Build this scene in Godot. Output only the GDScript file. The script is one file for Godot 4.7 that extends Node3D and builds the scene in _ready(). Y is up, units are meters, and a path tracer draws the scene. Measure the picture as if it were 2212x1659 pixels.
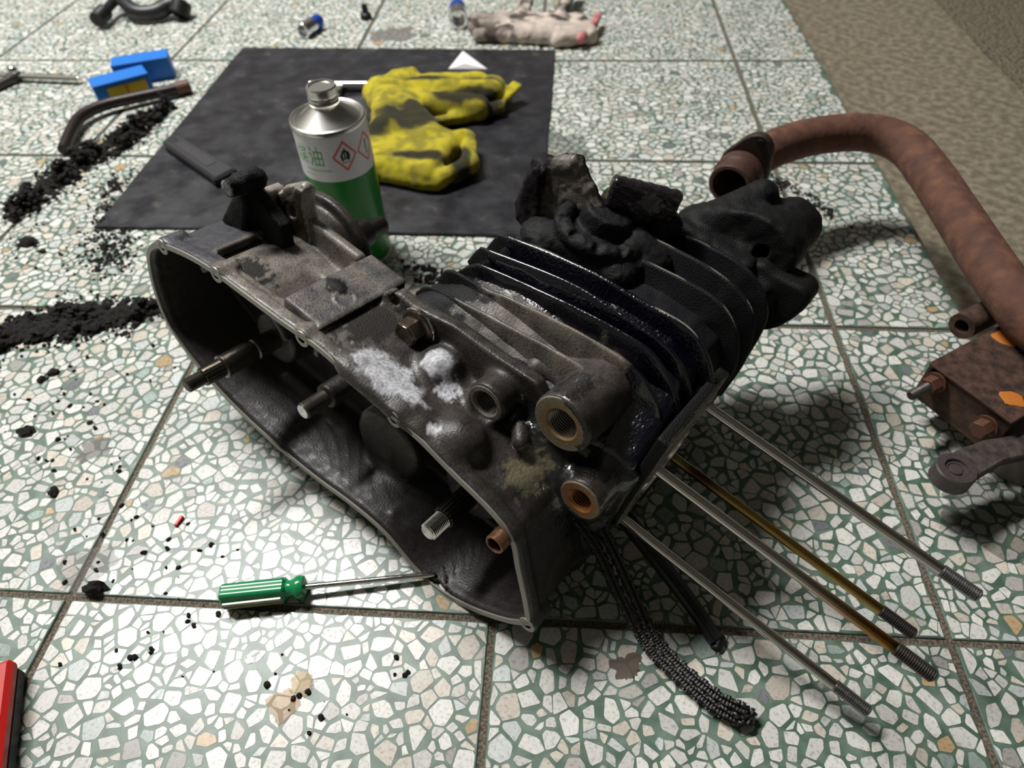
extends Node3D
# A greasy scooter crankcase on a green terrazzo floor, with tools, rags and grease crumbs around it.

const MM := 0.001
# engine axes: x towards the cylinder, y up through the fins, z out of the transmission case
const EX := Vector3(0.79715, -0.20140, 0.56920)
const EY := Vector3(0.25633, 0.96644, -0.01703)
const EZ := Vector3(-0.54667, 0.15948, 0.82202)
const EO := Vector3(0.32497, 0.0352, 0.0171)

var rng := RandomNumberGenerator.new()
var nz := FastNoiseLite.new()
var nz2 := FastNoiseLite.new()
var M := {}
var used := {}
var engine: Node3D


func _ready() -> void:
	rng.seed = 7
	nz.seed = 3
	nz.noise_type = FastNoiseLite.TYPE_SIMPLEX_SMOOTH
	nz.frequency = 1.0
	nz.fractal_type = FastNoiseLite.FRACTAL_NONE
	nz2.seed = 11
	nz2.noise_type = FastNoiseLite.TYPE_SIMPLEX_SMOOTH
	nz2.frequency = 1.0
	nz2.fractal_octaves = 3
	# ---- camera
	var cam := Camera3D.new()
	cam.name = "camera"
	cam.transform = Transform3D(Basis.from_euler(Vector3(-0.8336, 0.0924, -0.03808), EULER_ORDER_YXZ), Vector3(0.33685, 0.44804, 0.18965))
	cam.near = 0.01
	cam.far = 30.0
	var optics := CameraAttributesPhysical.new()
	optics.frustum_focal_length = 21.2
	optics.frustum_focus_distance = 0.40
	optics.exposure_aperture = 7.0
	optics.frustum_near = 0.01
	optics.frustum_far = 30.0
	cam.attributes = optics
	cam.fov = 2.0 * rad_to_deg(atan(829.5 / 1465.0))
	add_child(cam)
	cam.current = true
	# ---- air and exposure
	var we := WorldEnvironment.new()
	we.name = "world"
	var env := Environment.new()
	env.background_mode = Environment.BG_COLOR
	env.background_color = Color(0.12, 0.12, 0.13)
	env.tonemap_mode = Environment.TONE_MAPPER_LINEAR
	env.tonemap_exposure = 1.0
	env.sdfgi_enabled = true
	env.ssao_enabled = true
	env.ssil_enabled = true
	we.environment = env
	add_child(we)
	# ---- ceiling lamp light
	var lamp := AreaLight3D.new()
	lamp.name = "ceiling_lamp_light"
	lamp.area_size = Vector2(1.2, 0.32)
	lamp.light_energy = 12.3
	lamp.light_color = Color(1.0, 0.995, 0.985)
	lamp.area_range = 9.0
	lamp.shadow_enabled = true
	lamp.transform = Transform3D(Basis.from_euler(Vector3(-PI / 2, 0, 0)).rotated(Vector3.UP, 0.5), Vector3(-0.9, 2.515, -1.05))
	add_child(lamp)
	make_materials()
	build_room()
	build_floor()
	build_engine()
	build_right_side()
	build_background()
	build_small_things()


# ------------------------------------------------------------------ naming

func numbered(called: String) -> String:
	if not used.has(called):
		used[called] = 0
		return called
	used[called] += 1
	return "%s_%03d" % [called, used[called]]


func thing(called: String, label: String, category: String, at := Vector3.ZERO, group := "") -> Node3D:
	var o := Node3D.new()
	o.name = numbered(called)
	add_child(o)
	o.position = at
	tag(o, label, category, group)
	return o


func tag(o: Node3D, label: String, category: String, group := "") -> void:
	o.set_meta("label", label)
	o.set_meta("category", category)
	if group:
		o.set_meta("group", group)


func part(called: String, mesh: Mesh, m: Material, parent: Node, xf := Transform3D()) -> MeshInstance3D:
	var o := MeshInstance3D.new()
	o.name = called
	o.mesh = mesh
	if m:
		o.material_override = m
	o.transform = xf
	o.cast_shadow = GeometryInstance3D.SHADOW_CASTING_SETTING_ON
	parent.add_child(o, true)
	return o


func structure(called: String, mesh: Mesh, m: Material, label: String, category: String) -> MeshInstance3D:
	var o := part(called, mesh, m, self)
	o.set_meta("kind", "structure")
	tag(o, label, category)
	return o


# ------------------------------------------------------------------ mesh builder

class MB:
	var p := PackedVector3Array()
	var c := PackedColorArray()
	var uv := PackedVector2Array()
	var col := Color.WHITE
	var xf := Transform3D()

	func tri(a: Vector3, b: Vector3, d: Vector3) -> void:
		p.append(xf * a); p.append(xf * b); p.append(xf * d)
		c.append(col); c.append(col); c.append(col)

	func quad(a: Vector3, b: Vector3, d: Vector3, e: Vector3) -> void:
		tri(a, b, d)
		tri(a, d, e)

	func mark() -> int:
		return p.size()

	func close(from: int) -> void:   # turns a closed piece's faces outwards
		var mid := Vector3.ZERO
		for i in range(from, p.size()):
			mid += p[i]
		mid /= maxf(1.0, p.size() - from)
		var vol := 0.0
		for i in range(from, p.size(), 3):
			vol += (p[i] - mid).dot((p[i + 1] - mid).cross(p[i + 2] - mid))
		if vol < 0.0:
			for i in range(from, p.size(), 3):
				var t := p[i + 1]
				p[i + 1] = p[i + 2]
				p[i + 2] = t
				var k := c[i + 1]
				c[i + 1] = c[i + 2]
				c[i + 2] = k
				if uv.size() > i + 2:
					var w := uv[i + 1]
					uv[i + 1] = uv[i + 2]
					uv[i + 2] = w

	# profile of (radius, height) turned round the local y axis; closed if it starts and ends on the axis
	func lathe(prof: Array, segs := 32, closed := true) -> void:
		var s := mark()
		for i in prof.size() - 1:
			var a: Vector2 = prof[i]
			var b: Vector2 = prof[i + 1]
			for k in segs:
				var t0 := TAU * k / segs
				var t1 := TAU * (k + 1) / segs
				var d0 := Vector3(cos(t0), 0, sin(t0))
				var d1 := Vector3(cos(t1), 0, sin(t1))
				var q0 := d0 * a.x + Vector3(0, a.y, 0)
				var q1 := d1 * a.x + Vector3(0, a.y, 0)
				var r0 := d0 * b.x + Vector3(0, b.y, 0)
				var r1 := d1 * b.x + Vector3(0, b.y, 0)
				if a.x > 1e-9:
					tri(q0, q1, r1)
				if b.x > 1e-9:
					tri(q0, r1, r0)
		if closed:
			close(s)

	# a round bar along points
	func tube(pts: Array, radii: Array, segs := 14, caps := true) -> void:
		var s := mark()
		var rings := []
		var n: int = pts.size()
		var side := Vector3.ZERO
		for i in n:
			var a: Vector3 = pts[maxi(i - 1, 0)]
			var b: Vector3 = pts[mini(i + 1, n - 1)]
			var t := (b - a).normalized()
			if i == 0:
				side = t.cross(Vector3.UP if absf(t.y) < 0.9 else Vector3.RIGHT).normalized()
			side = (side - t * side.dot(t)).normalized()
			var up := t.cross(side)
			var ring := PackedVector3Array()
			var r: float = radii[i] if radii.size() > 1 else radii[0]
			for k in segs:
				var w := TAU * k / segs
				ring.append(pts[i] + (side * cos(w) + up * sin(w)) * r)
			rings.append(ring)
		for i in n - 1:
			for k in segs:
				var k1 := (k + 1) % segs
				quad(rings[i][k], rings[i][k1], rings[i + 1][k1], rings[i + 1][k])
		if caps:
			for k in segs:
				tri(pts[0], rings[0][(k + 1) % segs], rings[0][k])
				tri(pts[n - 1], rings[n - 1][k], rings[n - 1][(k + 1) % segs])
			close(s)

	# a flat outline (x, y) given depth from z0 to z1, with a chamfer on both faces
	func extrude(poly: PackedVector2Array, z0: float, z1: float, bev := 0.0) -> void:
		var s := mark()
		var q := poly
		var signed := 0.0
		for i in q.size():
			signed += q[i].cross(q[(i + 1) % q.size()])
		if signed < 0.0:
			q = q.duplicate()
			q.reverse()
		var inner := q
		if bev > 0.0:
			inner = PackedVector2Array()
			for i in q.size():
				var a := (q[i] - q[(i + q.size() - 1) % q.size()]).normalized()
				var b := (q[(i + 1) % q.size()] - q[i]).normalized()
				var m := (a.orthogonal() + b.orthogonal())
				var nrm := m.normalized()
				var k := maxf(0.5, nrm.dot(a.orthogonal()))
				var cand := q[i] - nrm * bev / k
				if not Geometry2D.is_point_in_polygon(cand, q):
					cand = q[i] + nrm * bev / k
				inner.append(cand)
		var n := q.size()
		var levels := [[inner, z0], [q, z0 + bev], [q, z1 - bev], [inner, z1]] if bev > 0.0 else [[q, z0], [q, z1]]
		for l in levels.size() - 1:
			for i in n:
				var j := (i + 1) % n
				var a: Vector2 = levels[l][0][i]
				var b: Vector2 = levels[l][0][j]
				var d: Vector2 = levels[l + 1][0][j]
				var e: Vector2 = levels[l + 1][0][i]
				quad(Vector3(a.x, a.y, levels[l][1]), Vector3(b.x, b.y, levels[l][1]), Vector3(d.x, d.y, levels[l + 1][1]), Vector3(e.x, e.y, levels[l + 1][1]))
		var idx := Geometry2D.triangulate_polygon(inner)
		for i in range(0, idx.size(), 3):
			var a := inner[idx[i]]
			var b := inner[idx[i + 1]]
			var d := inner[idx[i + 2]]
			if (b - a).cross(d - a) < 0.0:
				var t := b
				b = d
				d = t
			tri(Vector3(a.x, a.y, z1), Vector3(b.x, b.y, z1), Vector3(d.x, d.y, z1))
			tri(Vector3(a.x, a.y, z0), Vector3(d.x, d.y, z0), Vector3(b.x, b.y, z0))
		close(s)

	func box(size: Vector3, bev := 0.0, at := Vector3.ZERO) -> void:
		var h := size / 2
		var keep := xf
		xf = xf * Transform3D(Basis(), at)
		var q := PackedVector2Array([Vector2(-h.x, -h.y), Vector2(h.x, -h.y), Vector2(h.x, h.y), Vector2(-h.x, h.y)])
		if bev > 0.0:
			q = PackedVector2Array([Vector2(-h.x + bev, -h.y), Vector2(h.x - bev, -h.y), Vector2(h.x, -h.y + bev), Vector2(h.x, h.y - bev), Vector2(h.x - bev, h.y), Vector2(-h.x + bev, h.y), Vector2(-h.x, h.y - bev), Vector2(-h.x, -h.y + bev)])
		extrude(q, -h.z, h.z, bev * 0.9)
		xf = keep

	# rows of points become a sheet
	func sheet(rows: Array) -> void:
		for i in rows.size() - 1:
			for k in rows[i].size() - 1:
				quad(rows[i][k], rows[i][k + 1], rows[i + 1][k + 1], rows[i + 1][k])

	# shading normals: faces that meet at less than `crease` degrees are smoothed together
	func commit(crease := 40.0) -> ArrayMesh:
		var n := p.size()
		var fn := PackedVector3Array()
		fn.resize(n / 3)
		var at := {}
		for f in n / 3:
			var g := (p[f * 3 + 1] - p[f * 3]).cross(p[f * 3 + 2] - p[f * 3])
			fn[f] = g
			for k in 3:
				var key := Vector3i((p[f * 3 + k] * 50000.0).round())
				if at.has(key):
					at[key].append(f)
				else:
					at[key] = PackedInt32Array([f])
		var lim := cos(deg_to_rad(crease))
		var nn := PackedVector3Array()
		nn.resize(n)
		for f in n / 3:
			var own := fn[f].normalized()
			for k in 3:
				var key := Vector3i((p[f * 3 + k] * 50000.0).round())
				var sum := Vector3.ZERO
				for o in at[key]:
					if fn[o].dot(own) >= lim * fn[o].length():
						sum += fn[o]
				nn[f * 3 + k] = sum.normalized() if sum.length_squared() > 1e-30 else own
		var idx := PackedInt32Array()
		idx.resize(n)
		for f in n / 3:   # Godot's front faces run clockwise
			idx[f * 3] = f * 3
			idx[f * 3 + 1] = f * 3 + 2
			idx[f * 3 + 2] = f * 3 + 1
		var a := []
		a.resize(Mesh.ARRAY_MAX)
		a[Mesh.ARRAY_VERTEX] = p
		a[Mesh.ARRAY_NORMAL] = nn
		a[Mesh.ARRAY_COLOR] = c
		if uv.size() == n:
			a[Mesh.ARRAY_TEX_UV] = uv
		a[Mesh.ARRAY_INDEX] = idx
		var m := ArrayMesh.new()
		m.add_surface_from_arrays(Mesh.PRIMITIVE_TRIANGLES, a)
		return m


func lin(r: float, g: float, b: float) -> Color:   # sRGB 0..255 -> linear vertex colour
	return Color(r / 255.0, g / 255.0, b / 255.0).srgb_to_linear()


func srgb(r: float, g: float, b: float) -> Color:
	return Color(r / 255.0, g / 255.0, b / 255.0)


func spline(pts: Array, steps: int) -> Array:
	var cv := Curve3D.new()
	for i in pts.size():
		var a: Vector3 = pts[maxi(i - 1, 0)]
		var b: Vector3 = pts[mini(i + 1, pts.size() - 1)]
		var t := (b - a) / 6.0
		cv.add_point(pts[i], -t, t)
	cv.bake_interval = 0.002
	var out := []
	for i in steps:
		out.append(cv.sample_baked(cv.get_baked_length() * i / (steps - 1), true))
	return out


func axis_xf(at: Vector3, dir: Vector3, spin := 0.0) -> Transform3D:   # local y runs along dir
	var y := dir.normalized()
	var x := y.cross(Vector3.BACK if absf(y.z) < 0.9 else Vector3.RIGHT).normalized()
	return Transform3D(Basis(x, y, x.cross(y)), at) * Transform3D(Basis(Vector3.UP, spin), Vector3.ZERO)


# ------------------------------------------------------------------ materials

func noise_tex(freq: float, seed_: int, type := FastNoiseLite.TYPE_SIMPLEX_SMOOTH, octaves := 4, size := 512, ramp: Array = [], normal := false) -> NoiseTexture2D:
	var f := FastNoiseLite.new()
	f.seed = seed_
	f.noise_type = type
	f.frequency = freq
	f.fractal_octaves = octaves
	var t := NoiseTexture2D.new()
	t.width = size
	t.height = size
	t.seamless = true
	t.noise = f
	if ramp.size():
		var g := Gradient.new()
		g.offsets = PackedFloat32Array(ramp[0])
		g.colors = PackedColorArray(ramp[1])
		t.color_ramp = g
	if normal:
		t.as_normal_map = true
	return t


func grey(v: float) -> Color:
	return Color(v, v, v)


func mat(called: String, c: Color, rough: float, metal := 0.0, vertex := false) -> StandardMaterial3D:
	var m := StandardMaterial3D.new()
	m.resource_name = called
	m.albedo_color = c
	m.roughness = rough
	m.metallic = metal
	m.vertex_color_use_as_albedo = vertex
	M[called] = m
	return m


func tri(m: StandardMaterial3D, scale: float, world := false) -> StandardMaterial3D:
	m.uv1_triplanar = true
	m.uv1_world_triplanar = world
	m.uv1_scale = Vector3.ONE * scale
	return m


func bump(m: StandardMaterial3D, t: Texture2D, cm: float) -> StandardMaterial3D:
	m.heightmap_enabled = true
	m.heightmap_texture = t
	m.heightmap_scale = cm
	return m


func make_materials() -> void:
	var fine := noise_tex(0.03, 5, FastNoiseLite.TYPE_SIMPLEX_SMOOTH, 5)
	var lumps := noise_tex(0.02, 9, FastNoiseLite.TYPE_CELLULAR, 3)
	var mottled := noise_tex(0.012, 21, FastNoiseLite.TYPE_SIMPLEX_SMOOTH, 5, 512, [[0.0, 0.35, 0.65, 1.0], [grey(0.84), grey(0.93), grey(1.0), grey(1.0)]])
	var rough_spots := noise_tex(0.015, 33, FastNoiseLite.TYPE_SIMPLEX_SMOOTH, 4, 512, [[0.2, 0.8], [grey(0.55), grey(1.0)]])
	# engine
	var grain := noise_tex(0.07, 6, FastNoiseLite.TYPE_SIMPLEX_SMOOTH, 5)
	var speckle := noise_tex(0.05, 22, FastNoiseLite.TYPE_SIMPLEX_SMOOTH, 5, 512, [[0.0, 0.22, 0.36, 0.62, 0.8], [grey(0.5), grey(0.72), grey(0.86), grey(0.93), grey(1.0)]])
	var m := tri(mat("cast_grime", Color.WHITE, 0.6, 0.0, true), 14.0)
	m.albedo_texture = speckle
	m.roughness_texture = rough_spots
	bump(m, grain, 0.02)
	m = tri(mat("grease_mud", Color.WHITE, 0.66, 0.0, true), 18.0)
	m.albedo_texture = speckle
	bump(m, grain, 0.045)
	m.metallic_specular = 0.36
	m = tri(mat("wet_oil", Color.WHITE, 0.24, 0.0, true), 20.0)
	m.metallic_specular = 0.6
	m.clearcoat_enabled = true
	m.clearcoat = 0.7
	m.clearcoat_roughness = 0.08
	bump(m, fine, 0.05)
	m = tri(mat("worn_metal", Color.WHITE, 0.5, 0.35, true), 40.0)
	bump(m, fine, 0.012)
	mat("machined_rim", srgb(150, 146, 138), 0.45, 0.35)
	mat("steel", srgb(250, 248, 245), 0.15, 1.0, true)
	tri(mat("bright_steel", srgb(215, 213, 210), 0.2, 1.0), 40.0).roughness_texture = rough_spots
	mat("chrome", srgb(225, 225, 228), 0.12, 1.0)
	mat("dark_steel", srgb(82, 78, 74), 0.42, 0.85)
	mat("black_steel", srgb(38, 37, 38), 0.45, 0.5)
	m = tri(mat("rust", Color.WHITE, 0.85, 0.1), 9.0)
	m.albedo_texture = noise_tex(0.012, 44, FastNoiseLite.TYPE_SIMPLEX_SMOOTH, 5, 512, [[0.1, 0.42, 0.62, 0.9], [srgb(78, 52, 44), srgb(94, 63, 51), srgb(104, 70, 55), srgb(122, 84, 60)]])
	bump(m, fine, 0.05)
	m = tri(mat("rust_dark", Color.WHITE, 0.8, 0.2, true), 16.0)
	m.albedo_texture = noise_tex(0.01, 45, FastNoiseLite.TYPE_SIMPLEX_SMOOTH, 5, 512, [[0.15, 0.5, 0.85], [srgb(150, 140, 132), srgb(205, 196, 188), srgb(255, 240, 225)]])
	bump(m, fine, 0.03)
	# floor
	m = tri(mat("green_cement", Color.WHITE, 0.38), 9.0, true)
	m.albedo_texture = noise_tex(0.01, 61, FastNoiseLite.TYPE_SIMPLEX_SMOOTH, 5, 512, [[0.2, 0.5, 0.8], [srgb(74, 97, 82), srgb(93, 114, 100), srgb(112, 131, 118)]])
	m = tri(mat("marble_chip", Color.WHITE, 0.4, 0.0, true), 30.0, true)
	m.albedo_texture = noise_tex(0.02, 62, FastNoiseLite.TYPE_SIMPLEX_SMOOTH, 4, 512, [[0.15, 0.45, 1.0], [grey(0.82), grey(0.97), grey(1.0)]])
	m.roughness_texture = rough_spots
	m = tri(mat("joint_dirt", Color.WHITE, 0.95), 25.0, true)
	m.albedo_texture = noise_tex(0.03, 63, FastNoiseLite.TYPE_SIMPLEX_SMOOTH, 4, 512, [[0.2, 0.8], [srgb(70, 61, 53), srgb(126, 114, 100)]])
	bump(m, fine, 0.05)
	m = tri(mat("concrete", Color.WHITE, 0.85), 5.0, true)
	m.albedo_texture = noise_tex(0.012, 64, FastNoiseLite.TYPE_SIMPLEX_SMOOTH, 6, 1024, [[0.1, 0.45, 0.6, 0.9], [srgb(96, 88, 71), srgb(116, 107, 89), srgb(126, 118, 99), srgb(142, 134, 115)]])
	bump(m, fine, 0.06)
	m = tri(mat("rough_concrete", Color.WHITE, 0.95), 7.0, true)
	m.albedo_texture = noise_tex(0.03, 65, FastNoiseLite.TYPE_CELLULAR, 3, 1024, [[0.05, 0.3, 0.55, 0.8], [srgb(170, 162, 144), srgb(126, 119, 100), srgb(84, 78, 62), srgb(48, 44, 36)]])
	bump(m, lumps, 0.25)
	mat("wall_paint", srgb(122, 120, 114), 0.8)
	mat("ceiling_paint", srgb(150, 149, 146), 0.85)
	# loose things
	m = tri(mat("rubber_mat", Color.WHITE, 0.6), 2.3)
	m.albedo_texture = noise_tex(0.012, 71, FastNoiseLite.TYPE_SIMPLEX_SMOOTH, 5, 1024, [[0.1, 0.5, 0.76, 0.92], [srgb(21, 20, 25), srgb(29, 28, 34), srgb(38, 37, 42), srgb(70, 65, 62)]])
	m.roughness_texture = rough_spots
	bump(m, fine, 0.04)
	m = tri(mat("dirt", Color.WHITE, 0.9, 0.0, true), 60.0)
	m.albedo_texture = mottled
	bump(m, lumps, 0.05)
	m = tri(mat("cloth", Color.WHITE, 0.95, 0.0, true), 60.0)
	bump(m, noise_tex(0.06, 81, FastNoiseLite.TYPE_CELLULAR, 2), 0.04)
	m.rim_enabled = true
	m.rim = 0.12
	mat("plastic_black", srgb(30, 30, 33), 0.42)
	tri(bump(mat("plastic_grey", srgb(40, 39, 43), 0.5), fine, 0.02), 20.0)
	mat("plastic_green", srgb(24, 132, 78), 0.22)
	mat("plastic_smoke", srgb(134, 126, 96), 0.24)
	mat("plastic_red", srgb(190, 34, 30), 0.36)
	mat("card_blue", srgb(14, 108, 196), 0.5)
	mat("card_yellow", srgb(196, 168, 28), 0.6)
	mat("card_red", srgb(186, 84, 36), 0.6)
	mat("blue_band", srgb(20, 66, 170), 0.3, 0.2)
	mat("paper", srgb(236, 232, 236), 0.8)
	mat("tin", srgb(205, 203, 198), 0.28, 1.0)
	m = mat("lamp_glow", Color.WHITE, 0.6)
	m.emission_enabled = true
	m.emission = Color(1.0, 0.985, 0.955)
	m.emission_energy_multiplier = 4.0


# ------------------------------------------------------------------ room

func build_room() -> void:
	var b := MB.new()
	b.box(Vector3(4.6, 2.7, 0.12), 0.0, Vector3(0.3, 1.29, -3.06))
	structure("wall_back", b.commit(), M.wall_paint, "pale painted wall behind the whole work floor, out of view", "wall")
	b = MB.new()
	b.box(Vector3(0.12, 2.7, 5.0), 0.0, Vector3(-2.06, 1.29, -0.6))
	structure("wall_left", b.commit(), M.wall_paint, "pale painted wall to the left of the work floor, out of view", "wall")
	b = MB.new()
	b.box(Vector3(0.12, 2.7, 5.0), 0.0, Vector3(2.66, 1.29, -0.6))
	structure("wall_right", b.commit(), M.wall_paint, "pale painted wall beyond the concrete strip, out of view", "wall")
	b = MB.new()
	b.box(Vector3(4.6, 2.7, 0.12), 0.0, Vector3(0.3, 1.29, 1.86))
	structure("wall_front", b.commit(), M.wall_paint, "pale painted wall at the photographer's back, out of view", "wall")
	b = MB.new()
	b.box(Vector3(4.84, 0.12, 5.04), 0.0, Vector3(0.3, 2.66, -0.6))
	structure("ceiling", b.commit(), M.ceiling_paint, "white painted ceiling above the work floor, out of view", "ceiling")
	var t := thing("ceiling_lamp", "long white ceiling lamp panel hanging over the left of the floor", "lamp", Vector3(-0.9, 2.6, -1.05))
	t.rotation.y = 0.5
	b = MB.new()
	b.box(Vector3(1.26, 0.05, 0.38), 0.006, Vector3(0, -0.025, 0))
	part("housing", b.commit(), M.ceiling_paint, t)
	b = MB.new()
	b.box(Vector3(1.2, 0.014, 0.32), 0.004, Vector3(0, -0.057, 0))
	part("diffuser", b.commit(), M.lamp_glow, t)


# ------------------------------------------------------------------ floor

const TILE := 0.3
const EDGE := 0.728   # where the tiles end and the concrete begins


func chip_polys(seed_: int, w := 0.2954, h := 0.2954) -> Array:
	var r := RandomNumberGenerator.new()
	r.seed = seed_
	var pts := PackedVector2Array()
	var wt := PackedFloat32Array()
	var cell := 0.012
	var grid := {}
	var add := func(q: Vector2, rad: float) -> void:
		var key := Vector2i((q / cell).floor())
		if not grid.has(key):
			grid[key] = PackedInt32Array()
		grid[key].append(pts.size())
		pts.append(q)
		wt.append(rad)
	for kind in [[0.0072, 0.0095, 420], [0.0042, 0.0062, 2600], [0.0024, 0.0034, 5200]]:
		for i in kind[2]:
			var q := Vector2(r.randf() * w, r.randf() * h)
			var rad: float = r.randf_range(kind[0], kind[1]) * 0.84
			var k0 := Vector2i((q / cell).floor())
			var ok := true
			for dx in [-1, 0, 1]:
				for dy in [-1, 0, 1]:
					if ok and grid.has(k0 + Vector2i(dx, dy)):
						for j in grid[k0 + Vector2i(dx, dy)]:
							if q.distance_to(pts[j]) < (rad + wt[j]) * 0.93:
								ok = false
								break
			if ok:
				add.call(q, rad)
	var out := []
	for i in pts.size():
		var a := pts[i]
		var reach := 0.026
		var poly := PackedVector2Array([Vector2(maxf(0.0006, a.x - 0.012), maxf(0.0006, a.y - 0.012)), Vector2(minf(w - 0.0006, a.x + 0.012), maxf(0.0006, a.y - 0.012)), Vector2(minf(w - 0.0006, a.x + 0.012), minf(h - 0.0006, a.y + 0.012)), Vector2(maxf(0.0006, a.x - 0.012), minf(h - 0.0006, a.y + 0.012))])
		var k0 := Vector2i((a / cell).floor())
		for dx in [-2, -1, 0, 1, 2]:
			for dy in [-2, -1, 0, 1, 2]:
				var near = grid.get(k0 + Vector2i(dx, dy))
				if near == null:
					continue
				for j in near:
					if j == i:
						continue
					var b := pts[j]
					var dv := b - a
					if dv.length_squared() > reach * reach:
						continue
					var lim := (b.length_squared() - a.length_squared() + wt[i] * wt[i] - wt[j] * wt[j]) * 0.5
					# keep q.dv <= lim
					var worst := -1e9
					for q in poly:
						worst = maxf(worst, q.dot(dv) - lim)
					if worst <= 0.0:
						continue
					var nxt := PackedVector2Array()
					for k in poly.size():
						var q0 := poly[k]
						var q1 := poly[(k + 1) % poly.size()]
						var s0 := q0.dot(dv) - lim
						var s1 := q1.dot(dv) - lim
						if s0 <= 0.0:
							nxt.append(q0)
						if (s0 < 0.0) != (s1 < 0.0) and absf(s0 - s1) > 1e-12:
							nxt.append(q0.lerp(q1, s0 / (s0 - s1)))
					poly = nxt
		if poly.size() < 3:
			continue
		var mid := Vector2.ZERO
		for q in poly:
			mid += q
		mid /= poly.size()
		var th := r.randf() * PI
		var u := Vector2(cos(th), sin(th))
		var squeeze := r.randf_range(0.6, 1.0)
		var gap := r.randf_range(0.0002, 0.0008)
		var keep := r.randi_range(4, 6)
		while poly.size() > keep:      # leave out the corner that changes the outline least
			var least := 1e9
			var drop := 0
			for k in poly.size():
				var tri_ := absf((poly[k] - poly[k - 1]).cross(poly[(k + 1) % poly.size()] - poly[k])) * r.randf_range(0.6, 1.6)
				if tri_ < least:
					least = tri_
					drop = k
			poly.remove_at(drop)
		var fin := PackedVector2Array()
		for q in poly:
			var d := q - mid
			d = u * d.dot(u) * squeeze + u.orthogonal() * d.dot(u.orthogonal())
			var l := d.length()
			if l > 1e-6:
				d *= maxf(0.3, (l - gap * r.randf_range(0.6, 1.6)) / l)
			fin.append(mid + d)
		# knock the sharp corners off
		var cut := PackedVector2Array()
		for k in fin.size():
			var pv := fin[(k + fin.size() - 1) % fin.size()]
			var nx := fin[(k + 1) % fin.size()]
			var f := r.randf_range(0.04, 0.17)
			cut.append(fin[k].lerp(pv, f))
			cut.append(fin[k].lerp(nx, f))
		var area := 0.0
		for k in cut.size():
			area += cut[k].cross(cut[(k + 1) % cut.size()])
		if absf(area) * 0.5 < 0.0000012:
			continue
		out.append({"p": cut, "a": absf(area) * 0.5, "c": chip_colour(r), "m": mid})
	return out


func chip_colour(r: RandomNumberGenerator) -> Color:
	var k := r.randf()
	var v := r.randf_range(0.86, 1.0)
	if k < 0.68:
		return lin(232 * v, 230 * v, 223 * v)
	if k < 0.83:
		return lin(220 * v, 211 * v, 197 * v)
	if k < 0.92:
		return lin(212 * v, 217 * v, 214 * v)
	if k < 0.966:
		return lin(186 * v, 181 * v, 174 * v)
	if k < 0.974:
		return lin(206 * v, 176 * v, 134 * v)
	if k < 0.99:
		return lin(170 * v, 186 * v, 178 * v)
	return lin(128 * v, 130 * v, 134 * v)


func chip_mesh(list: Array, x_most := 9.0, skip := {}) -> ArrayMesh:
	var b := PackedVector3Array()
	var n := PackedVector3Array()
	var c := PackedColorArray()
	for k in list.size():
		if skip.has(k):
			continue
		var d: Dictionary = list[k]
		var poly: PackedVector2Array = d.p
		if d.m.x > x_most - 0.0015:
			continue
		if x_most < 1.0:
			poly = poly.duplicate()
			for i in poly.size():
				poly[i].x = minf(poly[i].x, x_most)
		chip_into(b, n, c, poly, d.m, d.c)
	var a := []
	a.resize(Mesh.ARRAY_MAX)
	a[Mesh.ARRAY_VERTEX] = b
	a[Mesh.ARRAY_NORMAL] = n
	a[Mesh.ARRAY_COLOR] = c
	var m := ArrayMesh.new()
	m.add_surface_from_arrays(Mesh.PRIMITIVE_TRIANGLES, a)
	return m


func chip_into(b: PackedVector3Array, n: PackedVector3Array, c: PackedColorArray, poly: PackedVector2Array, mid: Vector2, colr: Color) -> void:
	var top := 0.00018
	var cc := Vector3(mid.x, top, mid.y)
	for k in poly.size():
		var q0 := poly[k]
		var q1 := poly[(k + 1) % poly.size()]
		var v0 := Vector3(q0.x, top, q0.y)
		var v1 := Vector3(q1.x, top, q1.y)
		if (v0 - cc).cross(v1 - cc).y > 0.0:
			b.append(cc); b.append(v1); b.append(v0)
		else:
			b.append(cc); b.append(v0); b.append(v1)
		for i in 3:
			n.append(Vector3.UP)
			c.append(colr)
		var out := Vector3(q0.x + q1.x - 2 * mid.x, 0, q0.y + q1.y - 2 * mid.y).normalized()
		var w0 := v0 - Vector3(0, 0.0008, 0)
		var w1 := v1 - Vector3(0, 0.0008, 0)
		var order := [v0, w0, w1, v0, w1, v1]
		if (w0 - v0).cross(w1 - v0).dot(out) > 0.0:
			order = [v0, w1, w0, v0, v1, w1]
		for v in order:
			b.append(v)
			n.append(out)
			c.append(colr)


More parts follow.
